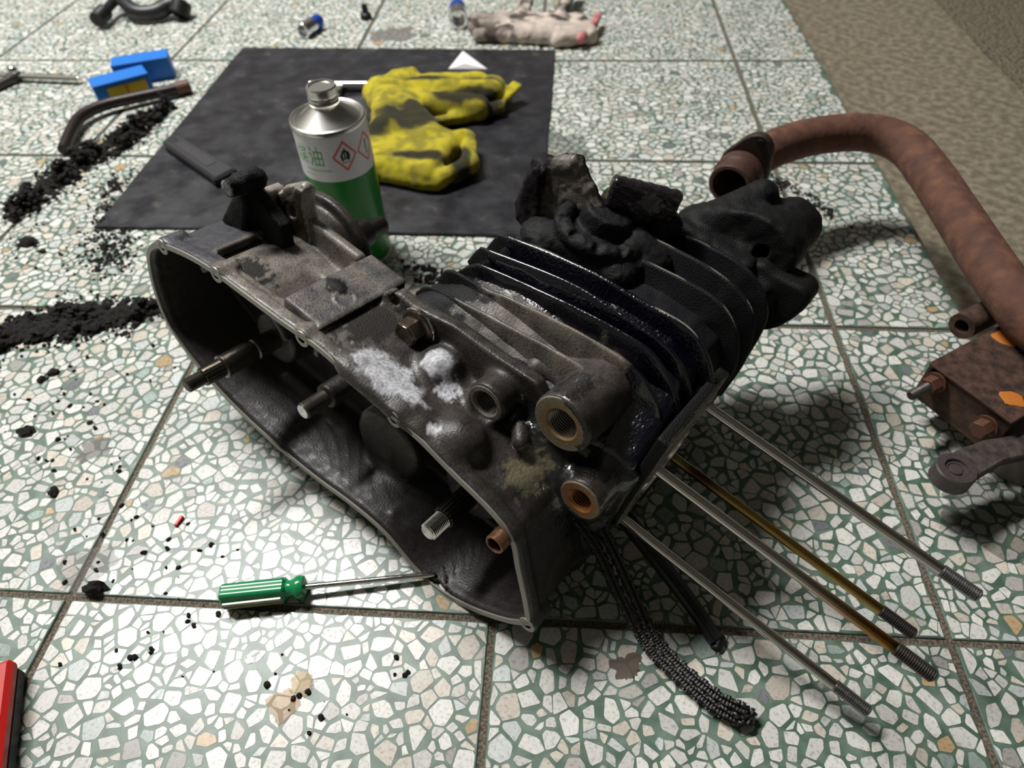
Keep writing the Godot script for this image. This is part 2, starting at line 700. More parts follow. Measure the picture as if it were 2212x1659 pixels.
func build_floor() -> void:
	# bed under the tiles: the dirty joints show it
	var b := MB.new()
	b.box(Vector3(2.73, 0.05, 4.9), 0.0, Vector3(EDGE - 1.365, -0.0264, -0.6))
	var fl := structure("floor", b.commit(), M.joint_dirt, "green terrazzo tile floor with brown dirty joints", "floor")
	var variants := []
	for i in 6:
		variants.append(chip_polys(100 + i))
	var meshes := []
	for v in variants:
		meshes.append(chip_mesh(v))
	var g := TILE - 0.0046
	b = MB.new()
	b.box(Vector3(g, 0.012, g), 0.0007, Vector3(g / 2, -0.006, g / 2))
	var slab := b.commit(20.0)
	var gw := EDGE - 0.6 - 0.0034 / 2 - 0.003
	var edge_poly := PackedVector2Array([Vector2(0, 0), Vector2(0, g)])
	var er := RandomNumberGenerator.new()
	er.seed = 5
	for k in 25:
		edge_poly.append(Vector2(gw + er.randf_range(-0.004, 0.0015), g * (1.0 - k / 24.0)))
	b = MB.new()
	b.xf = Transform3D(Basis(Vector3(1, 0, 0), Vector3(0, 0, 1), Vector3(0, -1, 0)), Vector3.ZERO)
	b.extrude(edge_poly, 0.0, 0.012, 0.0006)
	var slab_cut := b.commit(20.0)
	var edge_chips := []
	for v in 3:
		edge_chips.append(chip_mesh(variants[v], gw - 0.0022))
	var vr := RandomNumberGenerator.new()
	vr.seed = 77
	for j in range(-8, 3):
		for i in range(-6, 3):
			var at := Vector3(i * TILE + 0.0023, 0, (j) * TILE + 0.0023)
			var cut := i == 2
			var lift := vr.randf_range(-0.0003, 0.0003)
			var tile := part("floor_tile", slab_cut if cut else slab, M.green_cement, fl, Transform3D(Basis(), at + Vector3(0, lift, 0)))
			var pick := vr.randi() % 6
			var turn := vr.randi() % 4
			if cut:
				var e := part("stone_chips", edge_chips[pick % 3], M.marble_chip, tile)
				e.set_meta("kind", "stuff")
				continue
			var spun := Transform3D(Basis(Vector3.UP, turn * PI / 2), Vector3.ZERO)
			var centre := Vector3(g / 2, 0, g / 2)
			spun.origin = centre - spun.basis * centre
			var near: bool = j == 0 and (i == 0 or i == 1) or (j == -1 and i == 1)
			if not near:
				var e := part("stone_chips", meshes[pick], M.marble_chip, tile, spun)
				e.set_meta("kind", "stuff")
			else:
				var own := chip_polys(900 + i * 10 + j)
				var order := range(own.size())
				order.sort_custom(func(x, y): return own[x].a > own[y].a)
				var skip := {}
				for k in order:
					if skip.size() >= 100:
						break
					var w: Vector3 = at + Vector3(own[k].m.x, 0, own[k].m.y)
					if j == 0 and w.z > 0.105 or j == -1 and (w.z < -0.16 or w.x < 0.46):
						continue
					if i == 0 and w.x < 0.03 + (0.1 - w.z) * -0.3:
						continue
					skip[k] = true
					var pb := PackedVector3Array()
					var pn := PackedVector3Array()
					var pc := PackedColorArray()
					chip_into(pb, pn, pc, own[k].p, own[k].m, own[k].c)
					var arr := []
					arr.resize(Mesh.ARRAY_MAX)
					arr[Mesh.ARRAY_VERTEX] = pb
					arr[Mesh.ARRAY_NORMAL] = pn
					arr[Mesh.ARRAY_COLOR] = pc
					var am := ArrayMesh.new()
					am.add_surface_from_arrays(Mesh.PRIMITIVE_TRIANGLES, arr)
					part("stone_chip", am, M.marble_chip, tile)
				var e := part("stone_chips", chip_mesh(own, 9.0, skip), M.marble_chip, tile)
				e.set_meta("kind", "stuff")
	# old stains on the tiles
	for q in [[0.3894, 0.0271, 0.0095, srgb(92, 76, 62), 0.8], [0.172, 0.063, 0.009, srgb(196, 150, 84), 0.4], [0.181, 0.05, 0.007, srgb(205, 170, 100), 0.45], [-0.045, -0.128, 0.012, srgb(120, 116, 112), 0.5], [0.0, -0.02, 0.02, srgb(128, 122, 116), 0.25], [0.047, -1.005, 0.035, srgb(120, 114, 108), 0.6], [0.33, -0.63, 0.04, srgb(96, 100, 92), 0.35], [0.66, -0.10, 0.03, srgb(70, 72, 66), 0.35]]:
		var pl := PackedVector2Array()
		for k in 72:
			var w := TAU * k / 72.0
			var dv := Vector2(cos(w), sin(w))
			pl.append(dv * q[2] * (1.0 + 0.4 * nz.get_noise_2d(dv.x * 0.9 + q[0] * 90.0, dv.y * 0.9 + q[1] * 90.0) + 0.12 * nz.get_noise_2d(dv.x * 4.0 + q[0] * 70.0, dv.y * 4.0)))
		b = MB.new()
		b.xf = Transform3D(Basis(Vector3(1, 0, 0), Vector3(0, 0, -1), Vector3(0, 1, 0)), Vector3.ZERO)
		for k in 72:
			b.tri(Vector3.ZERO, Vector3(pl[k].x, pl[k].y, 0), Vector3(pl[(k + 1) % 72].x, pl[(k + 1) % 72].y, 0))
		var sm := StandardMaterial3D.new()
		sm.resource_name = "stain"
		sm.albedo_color = Color(q[3].r, q[3].g, q[3].b, q[4])
		sm.transparency = BaseMaterial3D.TRANSPARENCY_ALPHA
		sm.roughness = 0.6
		part("floor_stain", b.commit(), sm, fl, Transform3D(Basis(), Vector3(q[0], 0.0005, q[1])))
	# concrete strip beside the tiles: a smooth gutter that rises to rough aggregate
	b = MB.new()
	var rows := []
	for i in 60:
		var row := PackedVector3Array()
		var z := 1.8 - 4.8 * i / 59.0
		for x in [[EDGE + 0.001, -0.022], [EDGE + 0.03, -0.024], [EDGE + 0.10, -0.026], [EDGE + 0.2, -0.022], [EDGE + 0.29, -0.018]]:
			row.append(Vector3(x[0], x[1] + nz.get_noise_2d(x[0] * 9.0, z * 6.0) * 0.003, z))
		rows.append(row)
	b.sheet(rows)
	for i in 59:
		for k in 4:
			b.quad(rows[i][k] * Vector3(1, 0, 1) + Vector3(0, -0.06, 0), rows[i + 1][k] * Vector3(1, 0, 1) + Vector3(0, -0.06, 0), rows[i + 1][k + 1] * Vector3(1, 0, 1) + Vector3(0, -0.06, 0), rows[i][k + 1] * Vector3(1, 0, 1) + Vector3(0, -0.06, 0))
	structure("trim_1", b.commit(60.0), M.concrete, "smooth grey concrete gutter along the edge of the tiles", "concrete strip")
	b = MB.new()
	b.box(Vector3(2.6 - EDGE - 0.28, 0.06, 4.9), 0.0, Vector3((2.6 + EDGE + 0.28) / 2, -0.047, -0.6))
	structure("trim_2", b.commit(), M.rough_concrete, "rough speckled concrete ground past the smooth gutter", "concrete strip")


# ------------------------------------------------------------------ solid shapes by distance (millimetres)

class Prim:
	var kind := 0          # 0 box 1 tapered bar 2 cylinder 3 ellipsoid 4 traced outline 5 half space 6 ring
	var op := 0            # 0 join 1 cut 2 keep
	var k := 2.0
	var inv := Transform3D()
	var h := Vector3.ZERO
	var r := 0.0
	var a := Vector3.ZERO
	var b := Vector3.ZERO
	var ra := 0.0
	var rb := 0.0
	var mid := Vector3.ZERO
	var reach := 1e9
	var g: PackedFloat32Array
	var gw := 0
	var gh := 0
	var g0 := Vector2.ZERO
	var gs := 2.0
	var taper := 0.0      # how much the outline's lower half draws in per millimetre of depth

	func d(w: Vector3) -> float:
		match kind:
			0:
				var q := (inv * w).abs() - h + Vector3(r, r, r)
				return q.max(Vector3.ZERO).length() + minf(maxf(q.x, maxf(q.y, q.z)), 0.0) - r
			1:
				var pa := w - a
				var ba := b - a
				var t := clampf(pa.dot(ba) / ba.length_squared(), 0.0, 1.0)
				return (pa - ba * t).length() - lerpf(ra, rb, t)
			2:
				var q := inv * w
				var u := Vector2(Vector2(q.x, q.y).length() - ra + r, absf(q.z) - h.z + r)
				return u.max(Vector2.ZERO).length() + minf(maxf(u.x, u.y), 0.0) - r
			3:
				var q := inv * w
				var k0 := (q / h).length()
				var k1 := (q / (h * h)).length()
				return k0 * (k0 - 1.0) / maxf(k1, 1e-6) if k0 > 1e-4 else -minf(h.x, minf(h.y, h.z))
			4:
				var q := inv * w
				if taper > 0.0 and q.y < 0.0:
					q.y *= 1.0 + taper * maxf(0.0, -q.z)
				var u := Vector2(outline(q.x, q.y) + rb + r, maxf(a.z - q.z, q.z - b.z) + r)
				return u.max(Vector2.ZERO).length() + minf(maxf(u.x, u.y), 0.0) - r
			5:
				return (w - a).dot(b)
			6:
				var q := inv * w
				return Vector2(Vector2(q.x, q.y).length() - ra, q.z).length() - rb
		return 1e9

	func outline(x: float, y: float) -> float:
		var fx := (x - g0.x) / gs
		var fy := (y - g0.y) / gs
		var cx := clampf(fx, 0.0, gw - 1.001)
		var cy := clampf(fy, 0.0, gh - 1.001)
		var i := int(cx)
		var j := int(cy)
		var tx := cx - i
		var ty := cy - j
		var o := j * gw + i
		var v := lerpf(lerpf(g[o], g[o + 1], tx), lerpf(g[o + gw], g[o + gw + 1], tx), ty)
		return v + (Vector2(fx - cx, fy - cy).length() * gs)


class Solid:
	var prims: Array[Prim] = []
	var noise_amp := 0.0
	var noise_f := 0.12
	var noise: FastNoiseLite

	func put(kind: int, op: int, k: float) -> Prim:
		var q := Prim.new()
		q.kind = kind
		q.op = op
		q.k = k
		prims.append(q)
		return q

	func box(at: Vector3, half: Vector3, r := 2.0, k := 3.0, op := 0, turn := Basis()) -> void:
		var q := put(0, op, k)
		q.inv = Transform3D(turn, at).affine_inverse()
		q.h = half
		q.r = r
		q.mid = at
		q.reach = half.length()

	func bar(a: Vector3, b: Vector3, ra: float, rb: float, k := 3.0, op := 0) -> void:
		var q := put(1, op, k)
		q.a = a
		q.b = b
		q.ra = ra
		q.rb = rb
		q.mid = (a + b) / 2
		q.reach = (a - b).length() / 2 + maxf(ra, rb)

	func cyl(a: Vector3, b: Vector3, rad: float, r := 1.0, k := 3.0, op := 0) -> void:
		var q := put(2, op, k)
		var z := (b - a).normalized()
		var x := z.cross(Vector3.UP if absf(z.y) < 0.9 else Vector3.RIGHT).normalized()
		q.inv = Transform3D(Basis(x, z.cross(x), z), (a + b) / 2).affine_inverse()
		q.h = Vector3(0, 0, (b - a).length() / 2)
		q.ra = rad
		q.r = r
		q.mid = (a + b) / 2
		q.reach = sqrt(q.h.z * q.h.z + rad * rad)

	func ball(at: Vector3, half: Vector3, k := 4.0, op := 0, turn := Basis()) -> void:
		var q := put(3, op, k)
		q.inv = Transform3D(turn, at).affine_inverse()
		q.h = half
		q.mid = at
		q.reach = maxf(half.x, maxf(half.y, half.z))

	func plane(at: Vector3, n: Vector3, k := 1.0, op := 2) -> void:
		var q := put(5, op, k)
		q.a = at
		q.b = n.normalized()

	func ring(at: Vector3, turn: Basis, big: float, small: float, k := 2.0, op := 0) -> void:
		var q := put(6, op, k)
		q.inv = Transform3D(turn, at).affine_inverse()
		q.ra = big
		q.rb = small
		q.mid = at
		q.reach = big + small

	func outline(poly: PackedVector2Array, z0: float, z1: float, inset := 0.0, r := 1.0, k := 3.0, op := 0, from: Prim = null, xf := Transform3D()) -> Prim:
		var q := put(4, op, k)
		q.inv = xf.affine_inverse()
		q.a = Vector3(0, 0, z0)
		q.b = Vector3(0, 0, z1)
		q.rb = inset
		q.r = r
		var lo := Vector2(1e9, 1e9)
		var hi := -lo
		for v in poly:
			lo = lo.min(v)
			hi = hi.max(v)
		q.mid = xf * Vector3((lo.x + hi.x) / 2, (lo.y + hi.y) / 2, (z0 + z1) / 2)
		q.reach = Vector3(hi.x - lo.x, hi.y - lo.y, z1 - z0).length() / 2 - minf(0.0, inset)
		if from:
			q.g = from.g
			q.gw = from.gw
			q.gh = from.gh
			q.g0 = from.g0
			q.gs = from.gs
			return q
		q.gs = 2.0 if (hi - lo).length() > 120.0 else 1.0
		q.g0 = lo - Vector2(12, 12)
		q.gw = int((hi.x - lo.x + 24) / q.gs) + 2
		q.gh = int((hi.y - lo.y + 24) / q.gs) + 2
		q.g.resize(q.gw * q.gh)
		var n := poly.size()
		for j in q.gh:
			for i in q.gw:
				var w := q.g0 + Vector2(i, j) * q.gs
				var best := 1e18
				var s := 1.0
				for e in n:
					var v0 := poly[e]
					var v1 := poly[e - 1]
					var ed := v1 - v0
					var pv := w - v0
					var pr := pv - ed * clampf(pv.dot(ed) / ed.length_squared(), 0.0, 1.0)
					best = minf(best, pr.length_squared())
					var c1 := w.y >= v0.y
					var c2 := w.y < v1.y
					var c3 := ed.x * pv.y > ed.y * pv.x
					if (c1 and c2 and c3) or (not c1 and not c2 and not c3):
						s = -s
				q.g[j * q.gw + i] = s * sqrt(best)
		return q

	func ev(w: Vector3, list: PackedInt32Array) -> float:
		var v := 1e9
		for i in list:
			var q := prims[i]
			var e := q.d(w)
			if q.op == 0:
				var t := maxf(q.k - absf(v - e), 0.0) / q.k
				v = minf(v, e) - t * t * q.k * 0.25
			elif q.op == 1:
				var t := maxf(q.k - absf(v + e), 0.0) / q.k
				v = maxf(v, -e) + t * t * q.k * 0.25
			else:
				var t := maxf(q.k - absf(v - e), 0.0) / q.k
				v = maxf(v, e) + t * t * q.k * 0.25
		return v

	func near(list: PackedInt32Array, c: Vector3, r: float) -> PackedInt32Array:
		var out := PackedInt32Array()
		for i in list:
			var q := prims[i]
			if q.op == 2 or (q.mid - c).length() < q.reach + r + q.k + 4.0:
				out.append(i)
		return out

	# surface nets over the cells that the surface crosses
	func mesh(h: float, lo: Vector3, hi: Vector3, paint: Callable, mats: Array) -> ArrayMesh:
		var all := PackedInt32Array(range(prims.size()))
		var big := h * 8.0
		var dims := Vector3i(((hi - lo) / big).ceil())
		var val := {}
		var vert := {}
		var pos := PackedVector3Array()
		var cells: Array[Vector3i] = []
		for bx in dims.x:
			for by in dims.y:
				for bz in dims.z:
					var c := lo + Vector3(bx + 0.5, by + 0.5, bz + 0.5) * big
					var l0 := near(all, c, big * 0.87)
					if l0.is_empty() or absf(ev(c, l0)) > big * 0.95 + 1.5 + noise_amp:
						continue
					for s in 8:
						var c1 := c + Vector3((s & 1) - 0.5, ((s >> 1) & 1) - 0.5, ((s >> 2) & 1) - 0.5) * big * 0.5
						var l1 := near(l0, c1, big * 0.44)
						if l1.is_empty() or absf(ev(c1, l1)) > big * 0.48 + 1.2 + noise_amp:
							continue
						var corner := Vector3i(bx * 8 + (s & 1) * 4, by * 8 + ((s >> 1) & 1) * 4, bz * 8 + ((s >> 2) & 1) * 4)
						var loc := PackedFloat32Array()
						loc.resize(125)
						for z in 5:
							for y in 5:
								for x in 5:
									var key := corner + Vector3i(x, y, z)
									var f = val.get(key)
									if f == null:
										var w := lo + Vector3(key) * h
										f = ev(w, l1)
										if noise_amp > 0.0 and absf(f) < noise_amp * 2.0 + h * 2.0:
											f += noise.get_noise_3dv(w * noise_f) * noise_amp
										val[key] = f
									loc[(z * 5 + y) * 5 + x] = f
						for z in 4:
							for y in 4:
								for x in 4:
									var o := (z * 5 + y) * 5 + x
									var v := [loc[o], loc[o + 1], loc[o + 5], loc[o + 6], loc[o + 25], loc[o + 26], loc[o + 30], loc[o + 31]]
									var m := 0
									for e in 8:
										if v[e] < 0.0:
											m |= 1 << e
									if m == 0 or m == 255:
										continue
									var sum := Vector3.ZERO
									var cnt := 0
									for e in EDGES:
										var f0: float = v[e[0]]
										var f1: float = v[e[1]]
										if (f0 < 0.0) != (f1 < 0.0):
											sum += CORNER[e[0]].lerp(CORNER[e[1]], f0 / (f0 - f1))
											cnt += 1
									var key := corner + Vector3i(x, y, z)
									vert[key] = pos.size()
									cells.append(key)
									var w := lo + (Vector3(key) + sum / cnt) * h
									var gr := Vector3(v[1] - v[0] + v[3] - v[2] + v[5] - v[4] + v[7] - v[6], v[2] - v[0] + v[3] - v[1] + v[6] - v[4] + v[7] - v[5], v[4] - v[0] + v[5] - v[1] + v[6] - v[2] + v[7] - v[3]) / (4.0 * h)
									var fw := ev(w, l1)
									if noise_amp > 0.0:
										fw += noise.get_noise_3dv(w * noise_f) * noise_amp
									w -= (gr * fw / maxf(gr.length_squared(), 0.25)).limit_length(h * 0.4)
									pos.append(w)
		var faces := PackedInt32Array()
		for key in cells:
			var f0: float = val[key]
			for ax in 3:
				var step := Vector3i.ZERO
				step[ax] = 1
				var f1 = val.get(key + step)
				if f1 == null or (f0 < 0.0) == (f1 < 0.0):
					continue
				var u := Vector3i.ZERO
				u[(ax + 1) % 3] = 1
				var w := Vector3i.ZERO
				w[(ax + 2) % 3] = 1
				var i0 = vert.get(key)
				var i1 = vert.get(key - u)
				var i2 = vert.get(key - u - w)
				var i3 = vert.get(key - w)
				if i0 == null or i1 == null or i2 == null or i3 == null:
					continue
				if f0 < 0.0:
					faces.append_array([i0, i1, i2, i0, i2, i3])
				else:
					faces.append_array([i0, i2, i1, i0, i3, i2])
		var nrm := PackedVector3Array()
		nrm.resize(pos.size())
		for i in range(0, faces.size(), 3):
			var g := (pos[faces[i + 1]] - pos[faces[i]]).cross(pos[faces[i + 2]] - pos[faces[i]])
			nrm[faces[i]] += g
			nrm[faces[i + 1]] += g
			nrm[faces[i + 2]] += g
		var colr := PackedColorArray()
		colr.resize(pos.size())
		var cls := PackedByteArray()
		cls.resize(pos.size())
		for i in pos.size():
			nrm[i] = nrm[i].normalized()
			var pc: Color = paint.call(pos[i], nrm[i])
			cls[i] = int(pc.a + 0.5)
			pc.a = 1.0
			colr[i] = pc
		var am := ArrayMesh.new()
		for s in mats.size():
			var map := {}
			var vp := PackedVector3Array()
			var vn := PackedVector3Array()
			var vc := PackedColorArray()
			var ix := PackedInt32Array()
			for i in range(0, faces.size(), 3):
				var most := maxi(cls[faces[i]], maxi(cls[faces[i + 1]], cls[faces[i + 2]]))
				if most != s:
					continue
				for e in [0, 2, 1]:
					var f: int = faces[i + e]
					var t = map.get(f)
					if t == null:
						t = vp.size()
						map[f] = t
						vp.append(pos[f] * 0.001)
						vn.append(nrm[f])
						vc.append(colr[f])
					ix.append(t)
			if ix.is_empty():
				continue
			var a := []
			a.resize(Mesh.ARRAY_MAX)
			a[Mesh.ARRAY_VERTEX] = vp
			a[Mesh.ARRAY_NORMAL] = vn
			a[Mesh.ARRAY_COLOR] = vc
			a[Mesh.ARRAY_INDEX] = ix
			am.add_surface_from_arrays(Mesh.PRIMITIVE_TRIANGLES, a)
			am.surface_set_material(am.get_surface_count() - 1, mats[s])
		return am

	const CORNER := [Vector3(0, 0, 0), Vector3(1, 0, 0), Vector3(0, 1, 0), Vector3(1, 1, 0), Vector3(0, 0, 1), Vector3(1, 0, 1), Vector3(0, 1, 1), Vector3(1, 1, 1)]
	const EDGES := [[0, 1], [2, 3], [4, 5], [6, 7], [0, 2], [1, 3], [4, 6], [5, 7], [0, 4], [1, 5], [2, 6], [3, 7]]


func solid() -> Solid:
	var s := Solid.new()
	s.noise = nz2
	return s


func v2(list: Array) -> PackedVector2Array:
	var out := PackedVector2Array()
	for i in range(0, list.size(), 2):
		out.append(Vector2(list[i], list[i + 1]))
	return out


func smooth_loop(poly: PackedVector2Array, closed := true, each := 4) -> PackedVector2Array:
	var out := PackedVector2Array()
	var n := poly.size()
	for i in (n if closed else n - 1):
		var p0 := poly[(i + n - 1) % n] if closed or i > 0 else poly[0] * 2 - poly[1]
		var p3 := poly[(i + 2) % n] if closed or i + 2 < n else poly[n - 1] * 2 - poly[n - 2]
		for k in each:
			out.append(poly[i].cubic_interpolate(poly[(i + 1) % n], p0, p3, float(k) / each))
	if not closed:
		out.append(poly[n - 1])
	return out


# ------------------------------------------------------------------ the crankcase

func fbm(p: Vector3, f: float) -> float:
	return nz2.get_noise_3dv(p * f)


func patch(p: Vector3, at: Vector3, half: Vector3, ragged := 0.5, f := 0.12) -> float:
	var d := ((p - at) / half).length()
	return smoothstep(1.14, 0.86, d + fbm(p, f) * ragged)


# colour and kind of surface (0 cast grime, 1 grease mud, 2 wet oil) at a place on the case
func paint_case(p: Vector3, n: Vector3) -> Color:
	var f1 := fbm(p, 0.025)
	var f2 := fbm(p + Vector3(50, 0, 0), 0.09)
	var c := lin(52, 47, 45).lerp(lin(73, 67, 63), clampf(f1 * 1.2 + 0.4 + f2 * 0.3, 0, 1))
	var kind := 0
	var rear := smoothstep(-150.0, -240.0, p.x) * smoothstep(40.0, 70.0, p.y)
	c = c.lerp(lin(140, 131, 121).lerp(lin(102, 96, 91), clampf(f2 + 0.4, 0, 1)), rear)
	# blue-black coat on the outer rear corner
	var rc := smoothstep(-292.0, -306.0, p.x + f2 * 8.0) * smoothstep(40.0, 60.0, p.y)
	if p.z < -15.0 and p.x > -317.0:
		rc = 0.0
	c = c.lerp(lin(60, 61, 70), rc * 0.9)
	# inside the case: sooty film with paler wiped haze
	var P := outline_in(p)
	if P < -3.5 and p.z > -60.5 and not (n.y > 0.2 and p.y > 66.0 and p.x < -236.0):
		c = lin(50, 46, 45).lerp(lin(72, 67, 67), clampf(f1 * 1.6 + 0.1, 0, 1))
		c = c.lerp(lin(60, 56, 55), smoothstep(-230.0, -330.0, p.x))
	# white bare spots
	var w := patch(p, Vector3(-152, 87, -17), Vector3(28, 30, 13), 0.45, 0.09)
	w = maxf(w, patch(p, Vector3(-137, 90, -46), Vector3(10, 16, 9), 0.4))
	w = maxf(w, patch(p, Vector3(-122, 87, -40), Vector3(7, 20, 8), 1.1, 0.3))
	w = maxf(w, patch(p, Vector3(-106, 87, -8), Vector3(4, 20, 3), 0.6, 0.3))
	c = c.lerp(lin(222, 222, 228), w * clampf(0.86 + fbm(p, 0.13) * 0.7, 0.25, 0.97))
	# brush of dark mud in the corner by the plate
	var mud := patch(p, Vector3(-191, 86, -42), Vector3(18, 20, 24), 0.8, 0.14)
	mud = maxf(mud, patch(p, Vector3(-288, 74, -24), Vector3(16, 14, 9), 1.1, 0.2))
	if mud > 0.4:
		kind = 1
	c = c.lerp(lin(46, 41, 38), mud)
	# oil run under the two bosses
	var oil := patch(p, Vector3(-34, 60, -58), Vector3(44, 46, 20), 0.35, 0.06)
	if p.z < -50.0 and p.x > -92.0 and p.y < 100.0:
		oil = maxf(oil, smoothstep(-96.0, -80.0, p.x + f2 * 10.0))
	if oil > 0.5:
		kind = 2
	c = c.lerp(lin(24, 23, 22), oil)
	var olive := patch(p, Vector3(-52, 70, -36), Vector3(12, 24, 16), 0.7, 0.12)
	if olive > 0.4:
		kind = 2
	c = c.lerp(lin(104, 98, 76), olive * 0.8)
	# dark patch in front of the oil
	var dk := patch(p, Vector3(-16, 46, -22), Vector3(18, 30, 22), 0.35, 0.08)
	c = c.lerp(lin(44, 42, 43), dk * (1.0 - oil) * 0.8)
	var sp := fbm(p, 0.7)
	if sp > 0.6:
		c = c.lerp(lin(30, 28, 27), 0.6)
	c.a = kind
	return c


var loop_prim: Prim


func outline_in(p: Vector3) -> float:
	return loop_prim.outline(p.x, p.y * (1.0 + 0.006 * maxf(0.0, -p.z)) if p.y < 0.0 else p.y)


# the finned block
func paint_block(p: Vector3, n: Vector3) -> Color:
	var f1 := fbm(p, 0.04)
	var f2 := fbm(p, 0.15)
	var c := lin(19, 19, 22).lerp(lin(31, 31, 34), clampf(f1 + 0.4, 0, 1))
	var kind := 1
	# wiped, oxidised band beside the second and third fin
	var bare := smoothstep(-152.0, -136.0, p.x + f1 * 26.0) * smoothstep(-42.0, -58.0, p.x + f1 * 20.0) * smoothstep(-109.0, -105.0, p.z + f1 * 2.0) * smoothstep(-70.0, -82.0, p.z)
	if bare > 0.05:
		kind = 0
	c = c.lerp(lin(128, 120, 110).lerp(lin(84, 79, 74), clampf(f1 * 1.5 + f2 * 0.5 + 0.3, 0, 1)), bare)
	# wet oil between the third and sixth fins
	var wet := smoothstep(-100.0, -108.0, p.z) * smoothstep(-152.0, -138.0, p.z) * smoothstep(-190.0, -150.0, p.x + f1 * 30.0)
	wet = maxf(wet, smoothstep(-60.0, -30.0, p.x) * smoothstep(-150.0, -120.0, p.z))
	if wet * (1.0 - bare) > 0.45:
		kind = 2
		c = lin(12, 12, 14)
	# flange side, brown film
	if p.z > -72.0:
		var fl := smoothstep(-60.0, -90.0, p.x)
		c = c.lerp(lin(70, 65, 60), fl * clampf(0.75 + f1, 0, 1))
		kind = 0 if fl > 0.4 else 2
	var gr := smoothstep(-160.0, -176.0, p.x + f2 * 10.0) * smoothstep(-70.0, -84.0, p.z)
	if gr > 0.5:
		kind = 1
		c = lin(24, 23, 24)
	c.a = kind
	return c


func paint_muck(p: Vector3, n: Vector3) -> Color:
	var f1 := fbm(p, 0.06)
	var c := lin(22, 22, 24).lerp(lin(34, 34, 36), clampf(f1 + 0.4, 0, 1))
	c.a = 1
	return c


func paint_tower(p: Vector3, n: Vector3) -> Color:
	var f1 := fbm(p, 0.05)
	var f2 := fbm(p, 0.18)
	var c := lin(108, 101, 95).lerp(lin(134, 125, 114), clampf(f2 + 0.4, 0, 1)).lerp(lin(76, 72, 72), clampf(f1 * 1.5 + 0.05, 0, 1))
	var kind := 0
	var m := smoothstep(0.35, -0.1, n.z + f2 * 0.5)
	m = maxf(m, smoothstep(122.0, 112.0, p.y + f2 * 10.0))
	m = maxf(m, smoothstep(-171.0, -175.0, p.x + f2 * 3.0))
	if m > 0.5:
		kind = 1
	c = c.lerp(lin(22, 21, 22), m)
	c.a = kind
	return c


func paint_hanger(p: Vector3, n: Vector3) -> Color:
	var f1 := fbm(p, 0.05)
	var c := lin(12, 12, 13).lerp(lin(19, 19, 20), clampf(f1 + 0.4, 0, 1))
	c.a = 1
	return c


func paint_boss(p: Vector3, n: Vector3) -> Color:
	var f1 := fbm(p, 0.05)
	var f2 := fbm(p, 0.2)
	var c := lin(74, 67, 63).lerp(lin(48, 44, 42), clampf(f1 * 1.4 + 0.4, 0, 1))
	var kind := 0
	var oil := patch(p, Vector3(-58, 128, -66), Vector3(10, 12, 12), 0.8, 0.12)
	oil = maxf(oil, smoothstep(98.0, 92.0, p.y + f2 * 8.0))
	if oil > 0.5:
		kind = 2
	c = c.lerp(lin(34, 32, 32), oil)
	c.a = kind
	return c


func eng(p: Vector3) -> Vector3:
	return p * MM


func thread_profile(r: float, len_: float, pitch: float, solid_end := true) -> Array:
	var out := [Vector2(0, 0), Vector2(r * 0.8, 0)]
	var y := pitch * 0.5
	while y < len_ - pitch:
		out.append(Vector2(r * 0.86, y))
		out.append(Vector2(r, y + pitch * 0.35))
		out.append(Vector2(r, y + pitch * 0.5))
		y += pitch
	out.append(Vector2(r * 0.86, len_ - pitch * 0.4))
	out.append(Vector2(r * 0.78, len_))
	if solid_end:
		out.append(Vector2(0, len_))
	return out


func star(r0: float, r1: float, teeth: int) -> PackedVector2Array:
	var out := PackedVector2Array()
	for i in teeth:
		for k in [[0.0, r0], [0.3, r0], [0.42, r1], [0.58, r1], [0.7, r0]]:
			var w: float = TAU * (i + k[0]) / teeth
			out.append(Vector2(cos(w), sin(w)) * k[1])
	return out


func hexagon(af: float, turn := 0.0) -> PackedVector2Array:
	var out := PackedVector2Array()
	for i in 6:
		out.append(Vector2.from_angle(TAU * i / 6 + turn) * af / sqrt(3.0))
	return out


